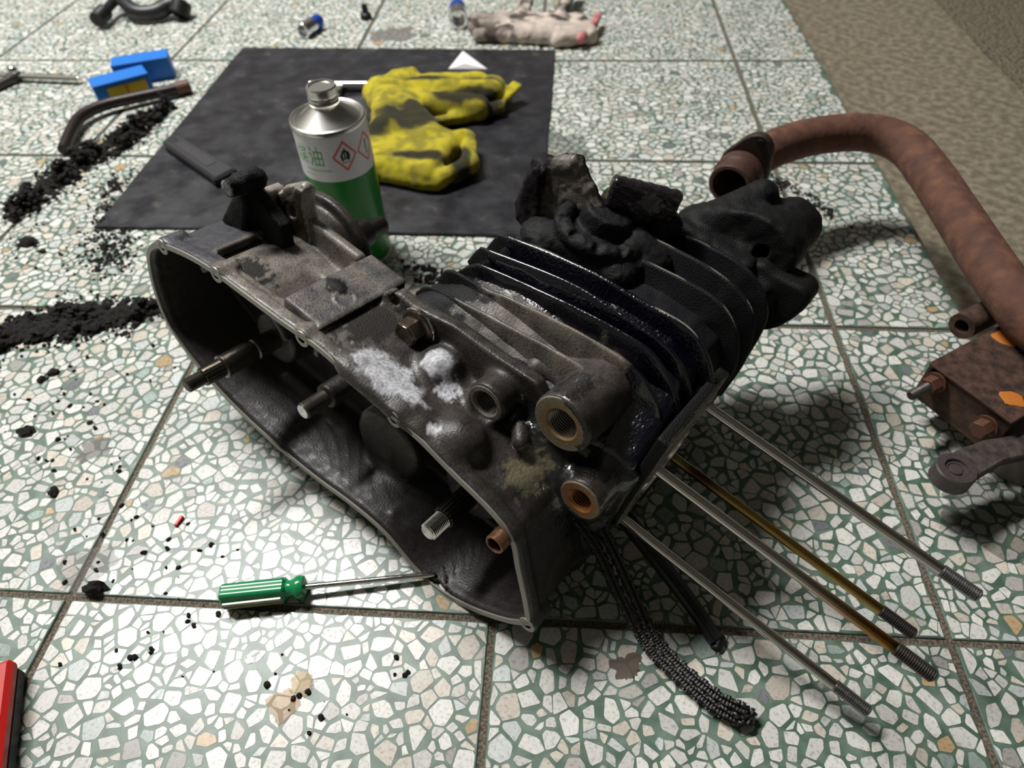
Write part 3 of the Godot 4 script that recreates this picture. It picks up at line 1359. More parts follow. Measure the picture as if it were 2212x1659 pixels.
# a tapped hole: its worn face ring and, as a sub-part, the ring threads inside; it looks towards +z
func tapped(called: String, at: Vector3, r_out: float, r_in: float, depth: float, rim: Color, stain: Color, inside: Material) -> void:
	var b := MB.new()
	b.xf = axis_xf(at * MM, Vector3(0, 0, 1))
	var prof0 := [Vector2(r_out, -3.0), Vector2(r_out, -0.4), Vector2(r_out - 0.5, 0.15)]
	for i in 6:
		prof0.append(Vector2(lerpf(r_out - 0.5, r_in + 1.6, (i + 1) / 6.0), 0.15))
	prof0.append_array([Vector2(r_in + 0.4, -1.0), Vector2(r_in + 0.4, -3.0), Vector2(r_out, -3.0)])
	b.lathe(scaled(prof0), 48)
	for i in b.p.size():
		var q := b.p[i] / MM - at
		var rad := Vector2(q.x, q.y).length()
		var t := smoothstep(r_out - 0.5, r_in + 1.0, rad + fbm(b.p[i] / MM, 0.16) * 5.0)
		b.c[i] = rim.lerp(stain, t) * (0.9 + 0.2 * fbm(b.p[i] / MM, 0.5))
	var o := part(called, b.commit(30.0), M.worn_metal, engine)
	b = MB.new()
	b.xf = axis_xf(at * MM, Vector3(0, 0, 1))
	var prof := [Vector2(r_in + 2.0, -depth), Vector2(r_in + 2.0, -1.2), Vector2(r_in + 0.3, -1.2)]
	var y := -1.4
	while y > -depth + 2.2:
		prof.append(Vector2(r_in - 0.55, y - 0.5))
		prof.append(Vector2(r_in - 0.55, y - 0.75))
		prof.append(Vector2(r_in + 0.7, y - 1.3))
		prof.append(Vector2(r_in + 0.7, y - 1.5))
		y -= 1.9
	prof.append(Vector2(r_in - 0.6, -depth + 0.5))
	prof.append(Vector2(0, -depth + 0.5))
	prof.append(Vector2(0, -depth))
	prof.append(Vector2(r_in + 2.0, -depth))
	b.lathe(scaled(prof), 40)
	part("screw_thread", b.commit(20.0), inside, o)


func fin_mesh(prof: PackedVector2Array, z: float, thick: float, deep: float, seed_: float) -> ArrayMesh:
	var line := smooth_loop(prof, false, 7)
	var rows := []
	var n := line.size()
	var half := thick / 2
	var cs := [[-half - 3.5, deep], [-half - 1.3, 10.0], [-half, 1.8], [-half * 0.6, 0.4], [0.0, 0.0], [half * 0.6, 0.4], [half, 1.8], [half + 1.3, 10.0], [half + 3.5, deep]]
	for i in n:
		var a := line[maxi(i - 1, 0)]
		var b := line[mini(i + 1, n - 1)]
		var t := (b - a).normalized()
		var inward := Vector2(t.y, -t.x)
		var row := PackedVector3Array()
		for q in cs:
			var w: Vector2 = line[i] + inward * q[1]
			var wob := nz.get_noise_3d(line[i].x * 0.05, seed_ * 7.0, q[1] * 0.1)
			row.append(Vector3(w.x, w.y + wob * 0.5, z + q[0] + wob * 0.8))
		rows.append(row)
	# one closed band per class of surface
	var sets := [MB.new(), MB.new(), MB.new()]
	for i in n - 1:
		for k in cs.size() - 1:
			var quad_ := [rows[i][k], rows[i][k + 1], rows[i + 1][k + 1], rows[i + 1][k]]
			var mid: Vector3 = (quad_[0] + quad_[2]) / 2
			var pc := paint_block(mid, Vector3.UP)
			var s: MB = sets[int(pc.a + 0.5)]
			for q in [0, 2, 1, 0, 3, 2]:
				s.p.append(quad_[q] * MM)
				var vc := paint_block(quad_[q], Vector3.UP)
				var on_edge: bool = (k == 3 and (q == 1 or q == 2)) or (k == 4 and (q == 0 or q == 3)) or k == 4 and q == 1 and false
				if on_edge and z < -130.0:     # edge highlights painted along the crest as pale worn patches
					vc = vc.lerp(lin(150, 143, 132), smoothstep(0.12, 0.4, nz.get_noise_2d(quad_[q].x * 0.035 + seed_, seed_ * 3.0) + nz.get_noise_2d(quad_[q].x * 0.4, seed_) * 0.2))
				vc.a = 1.0
				s.c.append(vc)
	for e in [0, n - 1]:
		for k in range(1, cs.size() - 2):
			var s: MB = sets[1]
			var order := [0, k, k + 1] if e == 0 else [0, k + 1, k]
			for q in order:
				s.p.append(rows[e][q] * MM)
				s.c.append(lin(36, 36, 38))
	var am := ArrayMesh.new()
	var mats := [M.cast_grime, M.grease_mud, M.wet_oil]
	for s in 3:
		if sets[s].p.is_empty():
			continue
		var one: ArrayMesh = sets[s].commit(55.0)
		am.add_surface_from_arrays(Mesh.PRIMITIVE_TRIANGLES, one.surface_get_arrays(0))
		am.surface_set_material(am.get_surface_count() - 1, mats[s])
	return am


func build_engine() -> void:
	engine = thing("engine_crankcase", "big greasy scooter engine crankcase with open transmission case, fins and four long studs", "engine")
	engine.transform = Transform3D(Basis(EX, EY, EZ), EO)
	var mats := [M.cast_grime, M.grease_mud, M.wet_oil]
	var floor_n := Vector3(EX.y, EY.y, EZ.y)            # the world's up in engine axes
	var floor_at := floor_n * ((0.0025 - EO.y) / MM)
	# ---- transmission case
	var raw := v2([-376, 42, -377, 8, -366, -22, -337, -42, -292, -54, -241, -56, -193, -52, -154, -44, -120, -42, -88, -52, -64, -52, -37, -39, -12, -18, 0, -2, 2, 4, -6, 22, -19, 46, -30, 66, -49, 76, -80, 81, -107, 86, -130, 87, -161, 90, -194, 92, -231, 88, -268, 85, -301, 82, -333, 74, -360, 62])
	var loop := smooth_loop(raw, true, 3)
	var s := solid()
	loop_prim = s.outline(loop, -84.0, -56.0, 3.0, 6.0, 4.0)
	loop_prim.taper = 0.006
	s.plane(Vector3(-206, 0, 0), Vector3(1, 0, 0), 6.0)
	s.outline(loop, -67.0, -6.0, 2.5, 2.0, 3.0, 0, loop_prim).taper = 0.006
	s.outline(loop, -9.0, 0.0, 0.0, 1.0, 3.0, 0, loop_prim).taper = 0.006
	# lugs of the cover screws
	for q in [[-208, 86.5], [-128, 83.5], [-291, 80], [-352, 63], [0, 0], [-38, 62]]:
		s.cyl(Vector3(q[0], q[1], -18), Vector3(q[0], q[1], 0), 6.2, 1.0, 4.0)
	# swellings on the roof
	s.bar(Vector3(-170, 80, -8), Vector3(-118, 78, -12), 13, 12, 8.0)
	s.ball(Vector3(-138, 84, -52), Vector3(14, 13, 16), 8.0)
	s.ball(Vector3(-93, 80, -20), Vector3(17, 14, 15), 8.0)
	s.bar(Vector3(-58, 68, -4), Vector3(-50, 69, -36), 6, 6, 5.0)
	# boss of the tapped hole, flange plate and oily saddle
	s.cyl(Vector3(-96, 93, -78), Vector3(-96, 93, -43), 14.0, 1.5, 9.0)
	s.outline(v2([-202, 80, -202, 96, -190, 104, -176, 103, -143, 111, -107, 112, -77, 115, -60, 100, -60, 70]), -70.0, -61.0, 0.0, 1.2, 5.0)
	s.cyl(Vector3(-17, 80, -90), Vector3(-17, 80, -40), 14.0, 1.0, 8.0)
	s.bar(Vector3(-60, 80, -62), Vector3(-14, 62, -56), 14, 12, 10.0)
	s.box(Vector3(-40, 30, -78), Vector3(42, 66, 14), 6.0, 8.0)
	s.bar(Vector3(-72, 86, -50), Vector3(-66, 84, -44), 5.5, 5.5, 3.0)
	# hollows
	s.outline(loop, -58.0, 9.0, 6.0, 3.0, 4.0, 1, loop_prim).taper = 0.006
	s.box(Vector3(-280, 100, -47), Vector3(36, 28, 31), 6.0, 3.0, 1)
	# gear drum seen in the pocket, with its hollow
	var arc := PackedVector2Array()
	for i in 13:
		arc.append(Vector2(-286, 16) + Vector2.from_angle(deg_to_rad(36.0 + 108.0 * i / 12.0)) * 59.0)
	for i in 13:
		arc.append(Vector2(-286, 16) + Vector2.from_angle(deg_to_rad(144.0 - 108.0 * i / 12.0)) * 53.0)
	s.outline(arc, -82.0, -13.0, 0.0, 1.5, 3.0)
	s.box(Vector3(-278, 68, -80), Vector3(38, 24, 4), 2.0, 3.0)
	# inside: hubs, ribs and webs on the back wall and trough
	s.cyl(Vector3(-84, 10, -62), Vector3(-84, 10, -40), 24.0, 3.0, 6.0)
	s.cyl(Vector3(-281, 5, -62), Vector3(-281, 5, -36), 22.0, 3.0, 6.0)
	s.cyl(Vector3(-207, 15, -62), Vector3(-207, 15, -20), 9.5, 1.5, 5.0)
	s.cyl(Vector3(-158, -6, -62), Vector3(-158, -6, -34), 30.0, 5.0, 8.0)
	s.box(Vector3(-178, -46, -34), Vector3(2.2, 5, 24), 1.5, 4.0)
	s.box(Vector3(-124, -38, -34), Vector3(2.2, 5, 24), 1.5, 4.0)
	s.box(Vector3(-98, -44, -40), Vector3(2.0, 4, 20), 1.5, 4.0)
	s.box(Vector3(-240, -44, -52), Vector3(40, 10, 10), 5.0, 8.0)
	s.bar(Vector3(-150, -38, -50), Vector3(-112, -44, -52), 9, 7, 8.0)
	# drilled holes
	for q in [[-208, 86.5], [-128, 83.5], [-291, 80], [-352, 63], [0, 0]]:
		s.cyl(Vector3(q[0], q[1], -14), Vector3(q[0], q[1], 4), 3.0, 0.3, 0.6, 1)
	s.cyl(Vector3(-191, 97, -72), Vector3(-191, 97, -56), 4.4, 0.3, 0.6, 1)
	s.cyl(Vector3(-96, 93, -64), Vector3(-96, 93, -38), 11.0, 0.3, 0.5, 1)
	s.cyl(Vector3(-17, 80, -64), Vector3(-17, 80, -36), 11.0, 0.3, 0.5, 1)
	s.plane(floor_at, -floor_n)
	part("transmission_case", s.mesh(2.0, Vector3(-392, -70, -104), Vector3(24, 136, 10), paint_case, mats), null, engine)
	# machined gasket face round the opening
	var b := MB.new()
	b.xf = Transform3D(Basis(), Vector3(0, 0, 0.0007))
	var fine := smooth_loop(raw, true, 6)
	var inn := PackedVector2Array()
	var outp := PackedVector2Array()
	for i in fine.size():
		var t := (fine[(i + 1) % fine.size()] - fine[(i + fine.size() - 1) % fine.size()]).normalized()
		var o := Vector2(t.y, -t.x)      # the loop runs anticlockwise seen from +z, so this points outwards
		if Geometry2D.is_point_in_polygon(fine[i] + o * 2.0, fine):
			o = -o
		outp.append((fine[i] - o * 0.7) * MM)
		inn.append((fine[i] - o * 4.4) * MM)
	for i in fine.size():
		var j := (i + 1) % fine.size()
		var z := 0.0003
		b.quad(Vector3(outp[i].x, outp[i].y, z), Vector3(inn[i].x, inn[i].y, z), Vector3(inn[j].x, inn[j].y, z), Vector3(outp[j].x, outp[j].y, z))
		b.quad(Vector3(inn[i].x, inn[i].y, z), Vector3(inn[i].x, inn[i].y, -0.001), Vector3(inn[j].x, inn[j].y, -0.001), Vector3(inn[j].x, inn[j].y, z))
		b.quad(Vector3(outp[i].x, outp[i].y, -0.001), Vector3(outp[i].x, outp[i].y, z), Vector3(outp[j].x, outp[j].y, z), Vector3(outp[j].x, outp[j].y, -0.001))
	for q in [[-208, 86.5], [-128, 83.5], [-291, 80], [-352, 63], [0, 0]]:
		b.xf = axis_xf(Vector3(q[0], q[1], 0.9) * MM, Vector3(0, 0, 1))
		b.lathe([Vector2(0.0030, 0.0), Vector2(0.0030, 0.0003), Vector2(0.0056, 0.0003), Vector2(0.0059, -0.0004), Vector2(0.0030, 0.0)], 24)
	part("gasket_face", b.commit(30.0), M.machined_rim, engine)
	# ---- rear corner: pillar with stub, forked lug, plate, brake drum
	s = solid()
	s.outline(v2([-352, 66, -344, 86, -334, 98, -326, 103, -312, 98, -296, 92, -292, 70]), -66.0, -55.0, 0.0, 2.0, 3.0)
	s.outline(v2([-352, 66, -342, 86, -334, 100, -326, 104, -322, 98, -326, 70]), -62.0, -46.0, 0.0, 2.0, 4.0)
	s.cyl(Vector3(-328, 111, -66), Vector3(-328, 111, -37), 6.4, 0.8, 3.0)
	s.cyl(Vector3(-328, 111, -64), Vector3(-328, 111, -46), 8.0, 0.8, 2.0)
	s.noise_amp = 0.8
	s.noise_f = 0.1
	part("shock_mount", s.mesh(2.0, Vector3(-362, 56, -84), Vector3(-276, 130, -26), func(p: Vector3, n: Vector3): return lin(150, 150, 152) if n.z > 0.8 and p.y > 104.0 and p.z > -40.0 else paint_hanger(p, n), mats), null, engine)
	s = solid()
	s.outline(v2([-330, 62, -328, 86, -325, 95, -316, 101, -310, 100, -306, 104, -303, 113, -296, 114, -295, 98, -289, 84, -284, 62]), -86.0, -73.0, 0.0, 1.2, 2.0)
	s.box(Vector3(-326, 86, -70), Vector3(4, 15, 11), 2.0, 3.0)
	s.bar(Vector3(-330, 72, -72), Vector3(-322, 68, -60), 6, 5, 5.0)
	s.bar(Vector3(-314, 101, -80), Vector3(-299, 113, -80), 6.0, 5.0, 3.0)
	s.cyl(Vector3(-307, 92, -92), Vector3(-307, 92, -66), 5.5, 0.5, 0.6, 1)
	part("forked_lug", s.mesh(2.0, Vector3(-344, 56, -94), Vector3(-276, 128, -54), func(p: Vector3, n: Vector3):
		var c := lin(172, 162, 150).lerp(lin(130, 124, 116), clampf(fbm(p, 0.1) + 0.3, 0, 1))
		if n.z > 0.7 and p.z < -68.0:
			c = lin(70, 62, 55)  # shade on the forward face is painted into its colour
		c.a = 0
		return c, mats), null, engine)
	s = solid()
	s.box(Vector3(-221, 88, -48), Vector3(17, 5, 38), 1.2, 2.0)
	s.box(Vector3(-205, 80, -46), Vector3(2.4, 13, 38), 1.0, 2.0)
	s.ring(Vector3(-214, 93, -40), Basis(Vector3(1, 0, 0), PI / 2), 7.0, 0.9, 1.0)
	s.ball(Vector3(-226, 93, -44), Vector3(7, 2.2, 4), 1.5)
	part("top_plate", s.mesh(1.8, Vector3(-244, 54, -92), Vector3(-198, 101, -4), func(p: Vector3, n: Vector3):
		var c := lin(80, 77, 78).lerp(lin(126, 118, 110), clampf(fbm(p, 0.05) * 1.3 + 0.3, 0, 1))
		var k := 0
		if patch(p, Vector3(-226, 94, -44), Vector3(9, 6, 6), 0.6, 0.2) > 0.4 or n.x > 0.6:
			c = lin(30, 28, 27)
			k = 1
		c.a = k
		return c, mats), null, engine)
	s = solid()
	s.cyl(Vector3(-317, 26, -126), Vector3(-317, 26, -118), 51.0, 1.0, 2.0)
	s.cyl(Vector3(-317, 26, -122), Vector3(-317, 26, -80), 42.0, 2.0, 4.0)
	s.plane(floor_at, -floor_n)
	part("brake_plate", s.mesh(2.4, Vector3(-376, -34, -134), Vector3(-258, 86, -74), func(p: Vector3, n: Vector3):
		var c := lin(66, 60, 54).lerp(lin(42, 37, 34), clampf(fbm(p, 0.05) * 1.3 + 0.4, 0, 1))
		c.a = 0
		return c, mats), null, engine)
	b = MB.new()
	b.extrude(star(8.6 * MM, 7.4 * MM, 20), -0.156, -0.124, 0.0005)
	b.xf = axis_xf(Vector3(0, 0, -0.154), Vector3(0, 0, -1))
	b.lathe([Vector2(0, 0), Vector2(0.012, 0), Vector2(0.0125, 0.001), Vector2(0.0125, 0.012), Vector2(0.008, 0.014), Vector2(0.008, 0.032), Vector2(0, 0.032)], 32)
	part("rear_axle", b.commit(30.0), vmat("oily_axle", srgb(44, 38, 36), 0.4, 0.5), engine, Transform3D(Basis(), Vector3(-320, 26, 0) * MM))
	# ---- finned block and its deck
	var core := v2([-196, 80, -190, 96, -165, 111, -105, 131, -60, 137, -32, 138, -14, 131, -6, 118, -3, 100, -3, -20, -60, -30, -196, -30])
	s = solid()
	s.outline(core, -246.0, -66.0, 0.0, 4.0, 4.0)
	s.plane(Vector3(0, 97, -66), Vector3(0, 1, 0.66), 6.0)
	s.plane(Vector3(-196, 60, -90), Vector3(-1, 0.2, 0.0), 8.0)
	s.plane(floor_at, -floor_n)
	s.noise_amp = 0.9
	s.noise_f = 0.06
	part("finned_block", s.mesh(2.6, Vector3(-212, -40, -262), Vector3(10, 150, -54), paint_block, mats), null, engine)
	var fins := {
		-84.0: [-192, 92, -181, 104, -142, 113, -99, 121, -68, 126, -52, 124],
		-98.0: [-186, 100, -178, 114, -147, 119, -127, 125, -75, 135, -39, 137, -20, 129, -8, 117, -1, 97, 1, 70],
		-111.0: [-180, 106, -170, 118, -160, 123, -112, 134, -86, 139, -58, 143, -34, 143, -12, 129, -2, 116, 2, 96, 3, 66],
		-122.0: [-182, 108, -176, 122, -167, 127, -104, 143, -66, 145, -37, 145, -21, 141, -10, 132, 0, 118, 4, 100, 4, 70],
		-142.0: [-182, 110, -176, 124, -167, 130, -106, 144, -66, 147, -32, 150, -14, 143, -2, 131, 4, 118, 4, 90],
		-180.0: [-118, 132, -105, 143, -51, 152, -27, 152, -11, 144, 0, 130, 6, 112, 6, 80],
		-204.0: [-108, 138, -102, 148, -62, 154, -34, 154, -18, 150, -6, 142, 2, 128, 7, 104, 7, 70],
		-230.0: [-94, 138, -85, 148, -58, 153, -32, 154, -14, 147, -2, 135, 3, 121, 5, 96, 5, 60]}
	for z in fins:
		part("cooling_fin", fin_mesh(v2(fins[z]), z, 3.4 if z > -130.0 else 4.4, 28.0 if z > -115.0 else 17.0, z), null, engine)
	s = solid()
	s.box(Vector3(1.5, 72, -116), Vector3(4.0, 54, 43), 1.5, 3.0)
	for q in [[109, -139], [90, -87], [54, -139], [34, -85]]:
		s.cyl(Vector3(-14, q[0], q[1]), Vector3(6, q[0], q[1]), 10.0, 1.0, 4.0)
	s.cyl(Vector3(-20, 72, -114), Vector3(20, 72, -114), 31.0, 0.5, 1.0, 1)
	s.box(Vector3(0, 20, -84), Vector3(20, 18, 12), 3.0, 1.0, 1)
	s.plane(floor_at, -floor_n)
	part("cylinder_deck", s.mesh(1.8, Vector3(-24, 6, -174), Vector3(10, 134, -56), func(p: Vector3, n: Vector3):
		var c := lin(16, 15, 15)
		var k := 1
		if n.x > 0.7:
			c = lin(142, 136, 118).lerp(lin(70, 64, 52), clampf(fbm(p, 0.12) + 0.4, 0, 1))
			k = 0
		c.a = k
		return c, mats), null, engine)
	b = MB.new()
	b.xf = axis_xf(Vector3(-12, 72, -114) * MM, Vector3(1, 0, 0))
	b.lathe([Vector2(0.026, 0), Vector2(0.0305, 0), Vector2(0.0305, 0.0185), Vector2(0.0265, 0.0185), Vector2(0.026, 0)], 48)
	part("bore_ring", b.commit(30.0), M.steel, engine)
	# ---- mount boss with its tapped bore
	s = solid()
	s.cyl(Vector3(-47, 112, -108), Vector3(-50, 110, -52), 19.5, 1.5, 4.0)
	s.bar(Vector3(-60, 106, -104), Vector3(-88, 102, -84), 14, 10, 16.0)
	s.bar(Vector3(-47, 104, -104), Vector3(-46, 96, -74), 14, 10, 8.0)
	s.cyl(Vector3(-50, 110, -84), Vector3(-50, 110, -48), 14.0, 0.4, 0.5, 1)
	s.noise_amp = 0.5
	s.noise_f = 0.06
	part("mount_boss", s.mesh(1.8, Vector3(-112, 76, -132), Vector3(-22, 136, -46), paint_boss, mats), null, engine)
	var old := vmat("worn_thread", srgb(120, 112, 100), 0.32, 0.9)
	tapped("mount_insert", Vector3(-50, 110, -51.6), 18.6, 9.4, 30.0, lin(140, 134, 116), lin(142, 116, 78), old)
	tapped("tapped_hole", Vector3(-96, 93, -42.6), 12.6, 7.8, 22.0, lin(112, 106, 98), lin(132, 126, 118), old)
	tapped("rusty_hole", Vector3(-17, 80, -39.6), 13.4, 7.0, 22.0, lin(132, 114, 90), lin(150, 96, 50), vmat("rust_thread", srgb(150, 92, 48), 0.5, 0.4))
	# ---- drain bolt
	var bolt := part("drain_bolt", bolt_mesh(), vmat("bronze_bolt", srgb(132, 120, 106), 0.24, 1.0), engine, Transform3D(Basis(), Vector3(-167, 92, -61) * MM))
	b = MB.new()
	b.xf = axis_xf(Vector3.ZERO, Vector3(0, 0, 1))
	b.lathe([Vector2(0.006, 0), Vector2(0.0138, 0), Vector2(0.0142, 0.0006), Vector2(0.0142, 0.0022), Vector2(0.0136, 0.0028), Vector2(0.006, 0.0028)], 40)
	part("washer", b.commit(30.0), M.bright_steel, bolt)
	# ---- shafts in the case
	b = MB.new()
	b.xf = axis_xf(Vector3(-84, 10, -44) * MM, Vector3(0, 0, 1))
	b.lathe([Vector2(0, 0), Vector2(0.0105, 0), Vector2(0.0105, 0.008), Vector2(0, 0.008)], 32)
	b.xf = Transform3D(Basis(), Vector3(-84, 10, 0) * MM)
	b.extrude(star(8.2 * MM, 7.0 * MM, 18), -0.038, -0.0115, 0.0006)
	var cs := part("crank_shaft", b.commit(30.0), M.dark_steel, engine)
	b = MB.new()
	b.xf = axis_xf(Vector3(-84, 10, -12) * MM, Vector3(0, 0, 1))
	b.lathe(scaled(thread_profile(6.4, 16.0, 1.35)), 32)
	part("threaded_end", b.commit(25.0), M.bright_steel, cs)
	b = MB.new()
	b.xf = axis_xf(Vector3(-281, 5, -44) * MM, Vector3(0, 0, 1))
	b.lathe(scaled([Vector2(0, 0), Vector2(8.2, 0), Vector2(8.2, 26), Vector2(7.2, 27), Vector2(7.2, 31), Vector2(8.6, 32), Vector2(8.6, 52), Vector2(8.9, 52.5), Vector2(8.9, 54), Vector2(7.0, 55), Vector2(0, 55)]), 32)
	b.xf = Transform3D(Basis(), Vector3(-281, 5, 0) * MM)
	b.extrude(star(7.0 * MM, 6.2 * MM, 16), 0.0105, 0.0262, 0.0005)
	var ds := part("drive_shaft", b.commit(30.0), vmat("oiled_steel", srgb(118, 112, 102), 0.26, 0.9), engine)
	b = MB.new()
	b.xf = axis_xf(Vector3(-281, 5, 26) * MM, Vector3(0, 0, 1))
	b.lathe(scaled(thread_profile(5.4, 13.0, 1.2)), 32)
	part("threaded_end", b.commit(25.0), M.dark_steel, ds)
	b = MB.new()
	b.xf = axis_xf(Vector3(-207, 15, -26) * MM, Vector3(0, 0, 1))
	b.lathe(scaled([Vector2(0, 0), Vector2(6.2, 0), Vector2(6.2, 25), Vector2(5.6, 26), Vector2(0, 26)]), 32)
	var pin := part("guide_pin", b.commit(30.0), vmat("dull_pin", srgb(92, 84, 78), 0.5, 0.5), engine)
	b = MB.new()
	b.xf = axis_xf(Vector3(-207, 15, -0.05) * MM, Vector3(0, 0, 1))
	b.lathe(scaled([Vector2(0, 0), Vector2(5.2, 0), Vector2(5.2, 0.3), Vector2(0, 0.3)]), 24)
	part("worn_face", b.commit(), M.bright_steel, pin)
	# rusty locating dowel on the rim
	b = MB.new()
	b.xf = axis_xf(Vector3(-38, 62, -6) * MM, Vector3(0, 0, 1))
	b.lathe(scaled([Vector2(4.6, 0), Vector2(6.2, 0), Vector2(6.2, 14.4), Vector2(5.8, 15), Vector2(5.0, 15), Vector2(4.6, 14.4), Vector2(4.6, 0)]), 32)
	part("locating_dowel", b.commit(30.0), vmat("copper_rust", srgb(122, 86, 64), 0.4, 0.6), engine)
	# rusty stud end poking out of the case's rear corner
	b = MB.new()
	b.xf = axis_xf(Vector3(-366, -14, -14) * MM, Vector3(-1, -0.35, 0.05))
	b.lathe(scaled([Vector2(0, 0), Vector2(5.0, 0), Vector2(5.0, 22), Vector2(4.2, 23), Vector2(0, 23)]), 24)
	part("rusty_stud", b.commit(30.0), vmat("brown_rust", srgb(92, 58, 46), 0.7, 0.3), engine)
	# ---- four long cylinder studs
	var studs := [[109, -139, 186.5, 0], [90, -87, 185.0, 1], [54, -139, 186.5, 2], [34, -85, 185.0, 0]]
	for q in studs:
		b = MB.new()
		b.xf = axis_xf(Vector3(2, q[0], q[1]) * MM, Vector3(1, 0, 0))
		var len_: float = q[2] - 2.0 - 23.0
		var steps := 60
		var prof := []
		for i in steps + 1:
			prof.append(Vector2(3.4 if i > 0 else 3.0, len_ * i / steps))
		var cols := []
		for i in prof.size():
			var t := float(i) / steps
			var c := lin(214, 211, 206)
			if q[3] == 1:
				c = c.lerp(lin(168, 122, 58), smoothstep(0.5, 0.95, t)).lerp(lin(92, 70, 40), smoothstep(0.97, 1.0, t))
			elif q[3] == 2:
				c = lin(150, 130, 84).lerp(lin(186, 158, 92), smoothstep(0.2, 0.5, t))
				c = c.lerp(lin(84, 56, 36), smoothstep(0.06, 0.14, t) * smoothstep(0.30, 0.18, t))
			cols.append(c)
		b.lathe(scaled(prof), 24, false)
		for i in b.p.size():
			b.c[i] = cols[clampi(roundi((b.p[i].x / MM - 2.0) / len_ * steps), 0, steps)]
		var mesh := fix_open(b)
		var st := part("cylinder_stud", mesh, M.steel, engine)
		if q[3] == 2:
			st.set_meta("label", "yellowed oily cylinder stud")
		elif q[3] == 1:
			st.set_meta("label", "cylinder stud stained brown near its thread")
		b = MB.new()
		b.xf = axis_xf(Vector3(len_ + 1.8, q[0], q[1]) * MM, Vector3(1, 0, 0))
		b.lathe(scaled(thread_profile(4.1, 23.0, 1.3)), 28)
		part("threaded_end", b.commit(25.0), M.dark_steel if q[3] != 0 else vmat("grey_thread", srgb(136, 136, 136), 0.35, 0.9), st)
	# ---- muck side: bracket tower, mound, block, hanger tube, lower lug
	s = solid()
	s.outline(v2([-166, 108, -182, 118, -180, 158, -172, 172, -160, 176, -150, 170, -130, 156, -120, 140, -130, 118]), -196.0, -184.0, 0.0, 2.0, 3.0)
	s.outline(v2([-170, 112, -186, 118, -188, 150, -182, 164, -176, 160, -168, 116]), -200.0, -177.0, 0.0, 2.0, 3.0)
	s.bar(Vector3(-176, 166, -188), Vector3(-160, 176, -188), 5, 6, 4.0)
	s.bar(Vector3(-158, 176, -190), Vector3(-124, 150, -190), 5, 4, 4.0)
	s.bar(Vector3(-186, 156, -196), Vector3(-188, 120, -196), 9, 10, 6.0)
	s.noise_amp = 1.6
	s.noise_f = 0.12
	part("bracket_tower", s.mesh(2.0, Vector3(-210, 100, -214), Vector3(-104, 188, -168), paint_tower, mats), null, engine)
	s = solid()
	s.box(Vector3(-116, 126, -192), Vector3(36, 20, 38), 12.0, 10.0)
	s.ball(Vector3(-152, 124, -172), Vector3(22, 12, 18), 8.0)
	s.cyl(Vector3(-125, 138, -190), Vector3(-124, 158, -192), 18.0, 2.5, 1.5)
	s.ring(Vector3(-122, 147, -183), Basis(Vector3(1, 0, 0), PI / 2), 27.0, 6.0, 2.0)
	for w in [0.5, 1.1, 1.75, 2.4]:
		var rd := Vector3(cos(w), 0, sin(w))
		s.bar(Vector3(-122, 155, -183) + rd * 21.0, Vector3(-122, 152, -183) + rd * 30.0, 2.6, 3.2, 2.0, 1)
	s.bar(Vector3(-134, 150, -218), Vector3(-92, 152, -226), 10, 10, 5.0)
	s.ball(Vector3(-90, 138, -196), Vector3(22, 14, 20), 8.0)
	s.noise_amp = 1.0
	s.noise_f = 0.16
	part("grease_mound", s.mesh(2.0, Vector3(-200, 96, -250), Vector3(-56, 172, -132), paint_muck, mats), null, engine)
	s = solid()
	var along := Vector3(38, 0, -27).normalized()
	var tb := Basis(along, Vector3.UP, along.cross(Vector3.UP))
	s.box(Vector3(-111, 168, -209), Vector3(25, 12, 5), 3.0, 2.0, 0, tb)
	s.bar(Vector3(-112, 150, -214), Vector3(-108, 164, -212), 12, 8, 6.0)
	s.noise_amp = 0.8
	s.noise_f = 0.2
	part("grease_block", s.mesh(1.8, Vector3(-150, 130, -246), Vector3(-70, 190, -180), func(p: Vector3, n: Vector3):
		var c := lin(34, 33, 36)
		c.a = 2
		return c, mats), null, engine)
	s = solid()
	s.cyl(Vector3(-68, 150, -290), Vector3(-68, 150, -284), 9.0, 1.0, 2.0)
	s.cyl(Vector3(-68, 150, -300), Vector3(-68, 150, -270), 4.0, 0.3, 0.5, 1)
	s.bar(Vector3(-68, 140, -287), Vector3(-76, 128, -246), 4, 5, 4.0)
	part("link_eye", s.mesh(1.6, Vector3(-92, 112, -302), Vector3(-50, 168, -236), paint_hanger, mats), null, engine)
	s = solid()
	s.cyl(Vector3(-30, 155, -262), Vector3(-28, 156, -318), 21.0, 5.0, 4.0)
	s.bar(Vector3(-28, 156, -308), Vector3(-28, 156, -312), 20, 19, 6.0)
	s.outline(smooth_loop(v2([-96, 140, -90, 152, -60, 172, -36, 178, -14, 172, -5, 156, -12, 136, -30, 124, -70, 120]), true, 2), -282.0, -256.0, 0.0, 3.0, 6.0)
	s.box(Vector3(-60, 132, -254), Vector3(34, 20, 18), 6.0, 10.0)
	s.bar(Vector3(-72, 152, -262), Vector3(-56, 172, -296), 14, 12, 8.0)
	s.cyl(Vector3(-30, 155, -276), Vector3(-30, 155, -250), 5.4, 0.5, 1.0, 1)
	s.noise_amp = 0.9
	s.noise_f = 0.08
	part("engine_hanger", s.mesh(2.0, Vector3(-112, 96, -362), Vector3(6, 196, -226), paint_hanger, mats), null, engine)
	s = solid()
	s.outline(smooth_loop(v2([-34, 108, -30, 150, -14, 151, 0, 152, 9, 153, 16, 148, 17, 138, 10, 116, -2, 104, -20, 102]), true, 2), -272.0, -246.0, 0.0, 4.0, 6.0)
	s.box(Vector3(-34, 118, -248), Vector3(26, 24, 14), 6.0, 8.0)
